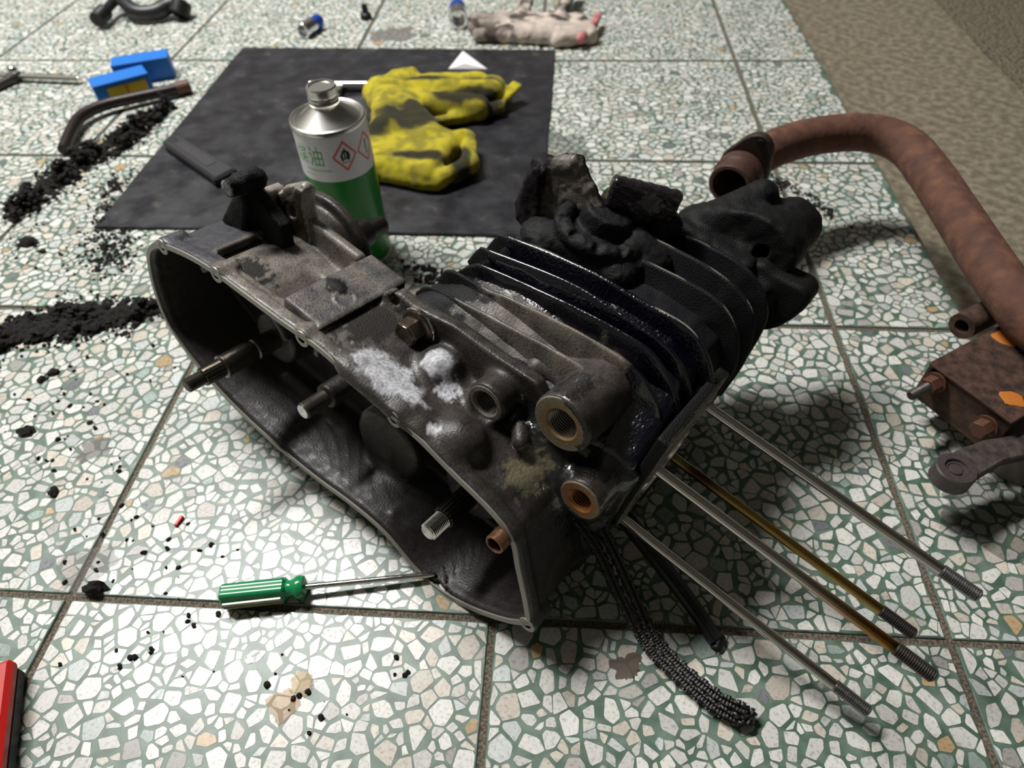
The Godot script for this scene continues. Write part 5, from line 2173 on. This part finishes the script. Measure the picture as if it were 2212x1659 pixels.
func label_image() -> Image:
	# the whole wrap: u once round, the white band on top and the green below
	var W := 2048
	var H := 1024
	var im := Image.create(W, H, false, Image.FORMAT_RGB8)
	im.fill(srgb(8, 120, 30))
	im.fill_rect(Rect2i(0, 0, W, 312), srgb(232, 228, 234))
	var green := srgb(40, 160, 80)
	var px := func(deg: float) -> float:
		return W * (0.5 + deg / 360.0)
	var g := func(cx: float, cy: float, s: float, strokes: Array, w: float) -> void:
		for st in strokes:
			var q := []
			for v in st:
				q.append(Vector2(cx + (v[0] - 0.5) * s, cy + (v[1] - 0.5) * s * 1.15))
			stroke(im, q, w, green)
	# «oil»
	g.call(px.call(-33.0), 128.0, 118.0, [[[0.05, 0.08], [0.16, 0.2]], [[0.0, 0.36], [0.13, 0.46]], [[0.02, 0.95], [0.2, 0.6]], [[0.36, 0.28], [0.36, 0.96]], [[0.36, 0.28], [0.98, 0.28], [0.98, 0.96]], [[0.36, 0.6], [0.98, 0.6]], [[0.36, 0.94], [0.98, 0.94]], [[0.67, 0.04], [0.67, 0.94]]], 11.0)
	# the character before it, of which the right edge shows
	g.call(px.call(-60.0), 128.0, 118.0, [[[0.1, 0.1], [0.1, 0.5], [0.0, 0.95]], [[0.02, 0.3], [0.02, 0.4]], [[0.2, 0.26], [0.16, 0.42]], [[0.12, 0.55], [0.24, 0.9]], [[0.34, 0.2], [1.0, 0.2]], [[0.48, 0.04], [0.48, 0.5]], [[0.86, 0.04], [0.86, 0.5]], [[0.48, 0.34], [0.86, 0.34]], [[0.48, 0.5], [0.86, 0.5]], [[0.3, 0.64], [1.0, 0.64]], [[0.66, 0.5], [0.66, 1.0]], [[0.64, 0.66], [0.34, 0.94]], [[0.68, 0.66], [1.0, 0.94]]], 9.0)
	# small print
	var x: float = px.call(-56.0)
	while x < px.call(-14.0):
		im.fill_rect(Rect2i(int(x), 224, 8, 12), srgb(120, 190, 140))
		im.fill_rect(Rect2i(int(x) + 2, 220, 3, 18), srgb(70, 170, 104))
		x += 13.0
	x = px.call(-62.0)
	while x < px.call(-44.0):
		im.fill_rect(Rect2i(int(x), 262, 8, 10), srgb(140, 196, 156))
		x += 12.0
	# hazard diamonds
	for k in [[12.0, 0], [53.0, 1]]:
		var cx: float = px.call(k[0])
		var cy := 140.0
		var hw := 104.0
		var hh := 98.0
		stroke(im, [Vector2(cx, cy - hh), Vector2(cx + hw, cy), Vector2(cx, cy + hh), Vector2(cx - hw, cy), Vector2(cx, cy - hh)], 13.0, srgb(226, 96, 96))
		if k[1] == 0:
			for q in [[-26, 26, -34, 0, -14, -34], [-8, 20, -4, -10, 2, -50], [10, 18, 20, -4, 14, -34], [24, 26, 38, 4, 30, -22]]:
				stroke(im, [Vector2(cx + q[0], cy + q[1]), Vector2(cx + q[2], cy + q[3]), Vector2(cx + q[4], cy + q[5])], 13.0, srgb(24, 24, 26))
			stroke(im, [Vector2(cx - 28, cy + 22), Vector2(cx - 34, cy - 4)], 18.0, srgb(24, 24, 26))
			stroke(im, [Vector2(cx + 26, cy + 24), Vector2(cx + 36, cy)], 16.0, srgb(24, 24, 26))
			stroke(im, [Vector2(cx - 34, cy + 44), Vector2(cx + 34, cy + 44)], 5.0, srgb(40, 40, 42))
		else:
			stroke(im, [Vector2(cx, cy - 44), Vector2(cx, cy + 12)], 18.0, srgb(34, 34, 36))
			stroke(im, [Vector2(cx, cy + 36), Vector2(cx, cy + 42)], 18.0, srgb(34, 34, 36))
	return im


func oil_can() -> void:
	var t := thing("oil_can", "white and green round tin oil can with silver cone top behind the crankcase", "can", Vector3(0.1197, 0, -0.4046))
	t.rotation.y = deg_to_rad(20.07)
	var r := 0.0345
	var b := MB.new()
	b.lathe([Vector2(0, 0.001), Vector2(r - 0.002, 0.001), Vector2(r + 0.0003, 0.0005), Vector2(r + 0.0009, 0.002), Vector2(r, 0.004), Vector2(r, 0.1505), Vector2(0, 0.1505)], 64)
	part("can_body", b.commit(30.0), M.tin, t)
	# printed sleeve: u = 0.5 faces the camera side (+z)
	var st := PackedVector3Array()
	b = MB.new()
	var rr := r + 0.00015
	var seg := 72
	for i in seg:
		var u0 := float(i) / seg
		var u1 := float(i + 1) / seg
		var a0 := (u0 - 0.5) * TAU
		var a1 := (u1 - 0.5) * TAU
		var p0 := Vector3(sin(a0), 0, cos(a0)) * rr
		var p1 := Vector3(sin(a1), 0, cos(a1)) * rr
		var lo := Vector3(0, 0.005, 0)
		var hi := Vector3(0, 0.1495, 0)
		b.quad(p0 + lo, p1 + lo, p1 + hi, p0 + hi)
		for q in [Vector2(u0, 1), Vector2(u1, 1), Vector2(u1, 0), Vector2(u0, 1), Vector2(u1, 0), Vector2(u0, 0)]:
			b.uv.append(q)
	var m := mat("can_print", Color.WHITE, 0.3)
	m.albedo_texture = ImageTexture.create_from_image(label_image())
	m.metallic_specular = 0.5
	part("printed_label", b.commit(60.0), m, t)
	b = MB.new()
	b.lathe([Vector2(r - 0.0035, 0.1500), Vector2(r - 0.0003, 0.1495), Vector2(r + 0.001, 0.1505), Vector2(r + 0.0013, 0.1525), Vector2(r + 0.0008, 0.1545), Vector2(r - 0.0008, 0.1553), Vector2(r - 0.0026, 0.1545), Vector2(r - 0.0032, 0.1528), Vector2(r - 0.0045, 0.1528), Vector2(0.0125, 0.1655), Vector2(0.0118, 0.168), Vector2(0, 0.168)], 64, false)
	b.close(0)
	part("cone_top", b.commit(40.0), M.tin, t)
	b = MB.new()
	b.lathe([Vector2(0, 0.166), Vector2(0.0122, 0.166), Vector2(0.0138, 0.1668), Vector2(0.0140, 0.1685), Vector2(0.0130, 0.1698), Vector2(0.0140, 0.1712), Vector2(0.0140, 0.1728), Vector2(0.0132, 0.174), Vector2(0.0138, 0.1752), Vector2(0.0138, 0.1812), Vector2(0.0128, 0.1824), Vector2(0.0112, 0.1824), Vector2(0.0104, 0.1812), Vector2(0, 0.1812)], 48)
	part("screw_cap", b.commit(35.0), M.tin, t)


func paint_cloth(p: Vector3, n: Vector3) -> Color:
	var f := fbm(p, 0.02)
	var f2 := fbm(p + Vector3(90, 0, 0), 0.06)
	var c := lin(190, 176, 34).lerp(lin(138, 128, 38), clampf(f2 * 1.3 + f + 0.4, 0, 1))
	var d := 0.0
	# soot stains: (x, z, rx, rz) in mm from the cloth's base
	for s in [[-6, 58, 50, 38], [48, -6, 38, 18], [84, -8, 34, 18], [0, -44, 46, 9], [66, -44, 40, 9], [14, 150, 40, 10], [-44, 90, 20, 20], [66, 150, 14, 30]]:
		var q := Vector2((p.x - s[0]) / s[2], (p.z - s[1]) / s[3]).length() + f * 0.45 + f2 * 0.3
		d = maxf(d, smoothstep(1.2, 0.7, q))
	c = c.lerp(lin(22, 20, 13), d * 0.96)
	c.a = 0
	return c


func yellow_cloth() -> void:
	# base at the middle of the rag
	var at := Vector3(0.150, 0.0048, -0.700)
	var t := thing("yellow_cloth", "crumpled yellow cleaning cloth with black soot stains on the mat", "cloth", at)
	var s := solid()
	var f := func(x: float, y: float, z: float) -> Vector3:
		return (Vector3(x, y, z) - Vector3(0.150, 0.0, -0.700)) * 1000.0
	# upper lobe: two long folds
	s.bar(f.call(0.076, 0.018, -0.752), f.call(0.218, 0.018, -0.762), 17, 18, 8.0)
	s.bar(f.call(0.074, 0.018, -0.735), f.call(0.236, 0.020, -0.735), 18, 19, 6.0)
	s.bar(f.call(0.082, 0.016, -0.718), f.call(0.222, 0.015, -0.700), 16, 17, 5.0)
	s.bar(f.call(0.100, 0.026, -0.764), f.call(0.122, 0.030, -0.768), 13, 11, 8.0)
	s.ball(f.call(0.238, 0.018, -0.752), Vector3(20, 19, 22), 5.0)
	# flap at the right
	s.box(f.call(0.254, 0.014, -0.728), Vector3(36, 4, 9), 3.5, 4.0, 0, Basis(Vector3.UP, 0.95) * Basis(Vector3(0, 0, 1), 0.25))
	s.bar(f.call(0.170, 0.008, -0.672), f.call(0.250, 0.01, -0.712), 8, 9, 6.0)
	# lower lobe
	s.bar(f.call(0.090, 0.018, -0.740), f.call(0.115, 0.018, -0.620), 19, 24, 10.0)
	s.bar(f.call(0.118, 0.018, -0.705), f.call(0.172, 0.016, -0.612), 18, 20, 10.0)
	s.box(f.call(0.142, 0.015, -0.582), Vector3(62, 15, 52), 13.0, 10.0, 0, Basis(Vector3.UP, -0.3))
	s.bar(f.call(0.110, 0.008, -0.545), f.call(0.190, 0.007, -0.522), 10, 9, 10.0)
	# rolled edge that curls up
	s.bar(f.call(0.196, 0.012, -0.526), f.call(0.226, 0.014, -0.556), 10, 10, 8.0)
	s.bar(f.call(0.226, 0.014, -0.556), f.call(0.222, 0.020, -0.604), 10, 9, 8.0)
	s.ball(f.call(0.214, 0.022, -0.606), Vector3(11, 10, 9), 8.0)
	# creases
	s.bar(f.call(0.092, 0.040, -0.744), f.call(0.225, 0.040, -0.750), 4, 5, 5.0, 1)
	s.bar(f.call(0.090, 0.038, -0.727), f.call(0.190, 0.036, -0.720), 3, 4, 6.0, 1)
	s.bar(f.call(0.104, 0.042, -0.70), f.call(0.094, 0.046, -0.75), 3, 3, 5.0, 1)
	s.plane(Vector3(0, 0.2, 0), Vector3(0, -1, 0), 1.0)
	s.noise_amp = 2.2
	s.noise_f = 0.024
	part("folded_cloth", s.mesh(3.0, Vector3(-110, -4, -150), Vector3(150, 60, 200), paint_cloth, [M.cloth]), null, t)


func white_glove() -> void:
	var at := Vector3(0.285, 0.0, -1.02)
	var t := thing("work_glove", "dirty white knitted work glove with pink cuff edge lying beside the mat", "glove", at)
	var s := solid()
	var f := func(x: float, y: float, z: float) -> Vector3:
		return (Vector3(x, y, z) - Vector3(0.285, 0.0, -1.02)) * 1000.0
	s.box(f.call(0.275, 0.013, -1.005), Vector3(56, 12, 42), 11.0, 6.0, 0, Basis(Vector3.UP, 0.05))
	s.box(f.call(0.345, 0.013, -0.99), Vector3(38, 12, 44), 11.0, 8.0, 0, Basis(Vector3.UP, 0.25))
	s.bar(f.call(0.225, 0.012, -0.975), f.call(0.335, 0.012, -0.96), 11, 12, 4.0)
	s.bar(f.call(0.196, 0.011, -0.972), f.call(0.240, 0.012, -0.972), 10, 11, 3.0)
	s.bar(f.call(0.186, 0.012, -1.005), f.call(0.240, 0.013, -1.005), 12, 12, 3.0)
	s.bar(f.call(0.190, 0.012, -1.034), f.call(0.250, 0.013, -1.028), 11, 12, 3.0)
	s.bar(f.call(0.262, 0.012, -1.03), f.call(0.272, 0.030, -1.098), 13, 11, 4.0)
	s.bar(f.call(0.325, 0.012, -1.03), f.call(0.342, 0.026, -1.115), 13, 11, 4.0)
	s.bar(f.call(0.342, 0.026, -1.115), f.call(0.352, 0.022, -1.15), 11, 10, 4.0)
	s.plane(Vector3(0, 0.3, 0), Vector3(0, -1, 0), 1.0)
	s.noise_amp = 3.0
	s.noise_f = 0.05
	part("knitted_body", s.mesh(3.2, Vector3(-130, -4, -170), Vector3(120, 60, 90), func(p: Vector3, n: Vector3):
		var d := clampf(fbm(p, 0.03) * 2.4 + 0.5, 0, 1)
		d = maxf(d, smoothstep(-40.0, -70.0, p.x) * 0.55)
		d = maxf(d, smoothstep(-50.0, -75.0, p.z))
		if p.z > 25.0 and p.x > -30.0:
			d *= 0.25
		var c := lin(206, 192, 180).lerp(lin(52, 44, 38), d * 0.95)
		c.a = 0
		return c, [M.cloth]), null, t)
	s = solid()
	s.bar(f.call(0.362, 0.016, -0.944), f.call(0.372, 0.018, -0.972), 7, 7, 3.0)
	s.bar(f.call(0.372, 0.018, -0.972), f.call(0.384, 0.018, -1.0), 7, 7, 3.0)
	s.bar(f.call(0.384, 0.018, -1.0), f.call(0.392, 0.018, -1.035), 7, 6, 3.0)
	part("pink_cuff", s.mesh(2.4, Vector3(60, 0, -40), Vector3(125, 36, 90), func(p: Vector3, n: Vector3):
		var c := lin(214, 140, 140).lerp(lin(120, 40, 40), clampf(fbm(p, 0.06) + 0.1, 0, 1))
		c.a = 0
		return c, [M.cloth]), null, t)


# ------------------------------------------------------------------ dirt, screwdriver and small bits

func lump_mesh(seed_: int) -> ArrayMesh:
	var r := RandomNumberGenerator.new()
	r.seed = seed_
	var b := MB.new()
	var rings := []
	var off := Vector3(r.randf(), r.randf(), r.randf()) * 50.0
	for i in 6:
		var ring := PackedVector3Array()
		for k in 8:
			var th := PI * i / 5.0
			var ph := TAU * k / 8.0
			var d := Vector3(sin(th) * cos(ph), cos(th), sin(th) * sin(ph))
			ring.append(d * (0.5 + nz.get_noise_3dv(d * 1.3 + off) * 0.28))
		rings.append(ring)
	for i in 5:
		for k in 8:
			b.quad(rings[i][k], rings[i][(k + 1) % 8], rings[i + 1][(k + 1) % 8], rings[i + 1][k])
	b.close(0)
	return b.commit(30.0)


func crumbs(o: MultiMeshInstance3D, mesh: Mesh, places: Array) -> void:
	var mm := MultiMesh.new()
	mm.transform_format = MultiMesh.TRANSFORM_3D
	mm.use_colors = true
	mm.mesh = mesh
	mm.instance_count = places.size()
	for i in places.size():
		var q: Array = places[i]
		var bs := Basis.from_euler(Vector3(rng.randf() * 0.8 - 0.4, rng.randf() * TAU, rng.randf() * 0.8 - 0.4)) * Basis.from_scale(Vector3(1.0, rng.randf_range(0.45, 0.8), rng.randf_range(0.6, 1.0)) * q[1])
		mm.set_instance_transform(i, Transform3D(bs, q[0]))
		var v := rng.randf_range(0.75, 1.2)
		mm.set_instance_color(i, lin(42 * v, 37 * v, 35 * v))
	o.multimesh = mm
	o.material_override = M.dirt


func heap(called: String, label: String, spine: Array, width: Array, high: float, count: int, seed_: int) -> void:
	rng.seed = seed_
	var o := MultiMeshInstance3D.new()
	o.name = numbered(called)
	o.set_meta("kind", "stuff")
	tag(o, label, "dirt")
	add_child(o)
	var places := []
	for i in count:
		var t := rng.randf() * (spine.size() - 1)
		var k := mini(int(t), spine.size() - 2)
		var a: Vector3 = spine[k].lerp(spine[k + 1], t - k)
		var w: float = lerpf(width[k], width[k + 1], t - k)
		var dv: Vector3 = (spine[k + 1] - spine[k]).normalized()
		var side := Vector3(-dv.z, 0, dv.x)
		var u := rng.randfn() * 0.42
		var q := a + side * u * w + dv * rng.randfn() * 0.008
		q += Vector3(nz.get_noise_2d(q.x * 60, q.z * 60), 0, nz.get_noise_2d(q.z * 60 + 40, q.x * 60)) * 0.012
		var top: float = high * maxf(0.0, 1.0 - absf(u) * 1.1) * clampf(0.55 + nz.get_noise_2d(q.x * 25, q.z * 25 + 9), 0.1, 1.0)
		var size := rng.randf_range(0.0015, 0.0045) if absf(u) > 0.55 or high < 0.008 else rng.randf_range(0.003, 0.009)
		if rng.randf() < 0.35:
			size *= 0.45
		places.append([Vector3(q.x, maxf(size * 0.2, top * rng.randf()), q.z), size])
	crumbs(o, lump_mesh(seed_), places)


func build_small_things() -> void:
	heap("dirt_heap", "long heap of black greasy dirt left of the mat under the bent rod", [Vector3(-0.305, 0, -0.462), Vector3(-0.302, 0, -0.52), Vector3(-0.292, 0, -0.575), Vector3(-0.268, 0, -0.62), Vector3(-0.25, 0, -0.67), Vector3(-0.236, 0, -0.735)], [0.022, 0.034, 0.036, 0.034, 0.022, 0.008], 0.024, 3200, 41)
	heap("dirt_heap", "flat spread heap of black dirt at the left edge beside the case opening", [Vector3(-0.23, 0, -0.235), Vector3(-0.185, 0, -0.265), Vector3(-0.145, 0, -0.285), Vector3(-0.105, 0, -0.285), Vector3(-0.07, 0, -0.302)], [0.024, 0.026, 0.040, 0.028, 0.008], 0.013, 3400, 42)
	heap("dirt_crumbs", "loose black dirt crumbs scattered along the left front edge of the mat", [Vector3(-0.22, 0.001, -0.55), Vector3(-0.205, 0.001, -0.49), Vector3(-0.178, 0.002, -0.425), Vector3(-0.15, 0.001, -0.395), Vector3(-0.15, 0.001, -0.36)], [0.03, 0.035, 0.04, 0.034, 0.02], 0.006, 1100, 43)
	heap("dirt_crumbs", "fine black crumbs strewn over the tiles between dirt heaps", [Vector3(-0.3, 0, -0.43), Vector3(-0.24, 0, -0.40), Vector3(-0.19, 0, -0.35), Vector3(-0.12, 0, -0.24), Vector3(-0.08, 0, -0.15), Vector3(0.02, 0, -0.06), Vector3(0.09, 0, 0.02)], [0.05, 0.07, 0.08, 0.08, 0.08, 0.08, 0.06], 0.0, 190, 44)
	heap("dirt_crumbs", "black oily crumbs on the tiles behind the crankcase", [Vector3(0.585, 0, -0.56), Vector3(0.61, 0, -0.53), Vector3(0.655, 0, -0.475)], [0.02, 0.02, 0.008], 0.0, 300, 45)
	heap("dirt_crumbs", "black crumbs on the tile between oil can and fins", [Vector3(0.19, 0, -0.375), Vector3(0.225, 0, -0.355)], [0.016, 0.014], 0.003, 320, 46)
	heap("dirt_crumbs", "tiny dark specks scattered on the nearest tiles", [Vector3(0.06, 0, 0.03), Vector3(0.16, 0, 0.05), Vector3(0.26, 0, 0.05)], [0.07, 0.07, 0.06], 0.0, 24, 47)
	# flakes that lie alone
	rng.seed = 9
	var flakes := [[-0.262, -0.406, 0.018, "thick black dirt flake lying between the two dirt heaps"], [-0.236, -0.392, 0.008, "small black dirt flake right of the thick flake"], [-0.057, -0.084, 0.0085, "black dirt flake alone on the tile left of the screwdriver"], [-0.113, -0.143, 0.012, "grey black dirt flake near the left edge below the spread heap"], [-0.126, -0.212, 0.0095, "black dirt flake just below the spread heap"], [0.0165, -0.006, 0.0135, "black dirt lump on the tile joint crossing left of the screwdriver"], [-0.133, -0.203, 0.008, "black dirt crumb stuck beside the flake below the heap"]]
	for q in flakes:
		var o := part("dirt_flake", lump_mesh(rng.randi() % 1000), M.dirt, self, Transform3D(Basis(Vector3.UP, rng.randf() * TAU) * Basis.from_scale(Vector3(1.2, 0.42 if q[2] < 0.013 or q[2] > 0.015 else 0.8, 0.8) * q[2]), Vector3(q[0], q[2] * 0.2, q[1])))
		o.name = numbered("dirt_flake")
		var am: ArrayMesh = o.mesh
		var arr := am.surface_get_arrays(0)
		var cc: PackedColorArray = arr[Mesh.ARRAY_COLOR]
		for i in cc.size():
			cc[i] = lin(36, 32, 31)
		arr[Mesh.ARRAY_COLOR] = cc
		var nm := ArrayMesh.new()
		nm.add_surface_from_arrays(Mesh.PRIMITIVE_TRIANGLES, arr)
		o.mesh = nm
		tag(o, q[3], "dirt", "black dirt flakes lying alone")
	# screwdriver
	var t := thing("screwdriver", "green-handled screwdriver with its shaft running under the transmission case", "screwdriver", Vector3(0.14, 0.0, -0.007))
	var dir := Vector3(0.066, 0.0, -0.0115).normalized()
	t.rotation.y = atan2(-dir.z, dir.x)
	var b := MB.new()
	var hx := -0.0275
	var lobes := PackedVector2Array()
	for i in 48:
		var w := TAU * i / 48.0
		lobes.append(Vector2(cos(w), sin(w)) * (0.0082 + 0.0006 * cos(w * 6.0)))
	b.xf = Transform3D(Basis(Vector3(0, 0, -1), Vector3(0, 1, 0), Vector3(1, 0, 0)), Vector3(hx, 0.0089, 0))
	b.extrude(lobes, 0.0, 0.044, 0.0014)
	b.xf = axis_xf(Vector3(hx + 0.044, 0.0089, 0), Vector3(1, 0, 0))
	b.lathe([Vector2(0, 0), Vector2(0.0062, 0), Vector2(0.0056, 0.003), Vector2(0.0066, 0.0055), Vector2(0.0078, 0.0068), Vector2(0.0082, 0.0095), Vector2(0.0074, 0.0122), Vector2(0.0045, 0.0132), Vector2(0, 0.0132)], 32)
	part("handle", b.commit(35.0), M.plastic_green, t)
	b = MB.new()
	for i in 4:
		var w := 0.25 + i * -0.42
		b.xf = Transform3D(Basis(Vector3.RIGHT, 0.0), Vector3(hx + 0.022, 0.0090 + sin(w) * 0.0083, cos(w) * 0.0083))
		b.box(Vector3(0.040, 0.0026, 0.0022), 0.0006)
	part("smoky_flutes", b.commit(40.0), M.plastic_smoke, t)
	b = MB.new()
	b.xf = axis_xf(Vector3(hx + 0.056, 0.0089, 0), Vector3(1, -0.035, 0))
	b.lathe([Vector2(0, 0), Vector2(0.0021, 0), Vector2(0.0021, 0.082), Vector2(0.0016, 0.09), Vector2(0, 0.092)], 20)
	part("shaft", b.commit(30.0), M.bright_steel, t)
	# red handle at the lower left
	t = thing("red_tool", "red plastic tool handle cut off by the lower left corner", "tool", Vector3(0.0165, 0.0, 0.107))
	var along := Vector3(0.417, 0, 0.909).normalized()
	t.rotation.y = atan2(-along.z, along.x)
	b = MB.new()
	b.box(Vector3(0.12, 0.010, 0.0145), 0.003, Vector3(0.0, 0.0158, 0.0))
	part("red_grip", b.commit(40.0), M.plastic_red, t)
	b = MB.new()
	b.box(Vector3(0.116, 0.011, 0.008), 0.002, Vector3(0.0, 0.0058, -0.002))
	part("under_grip", b.commit(40.0), M.plastic_grey, t)
	# red bit on the floor
	b = MB.new()
	b.box(Vector3(0.003, 0.0022, 0.009), 0.0006, Vector3(0, 0.0013, 0))
	var rb := part("red_shred", b.commit(30.0), M.plastic_red, self, Transform3D(Basis(Vector3.UP, -0.25), Vector3(0.0545, 0.0002, -0.063)))
	tag(rb, "tiny red plastic shred on the tile above the screwdriver handle", "scrap")
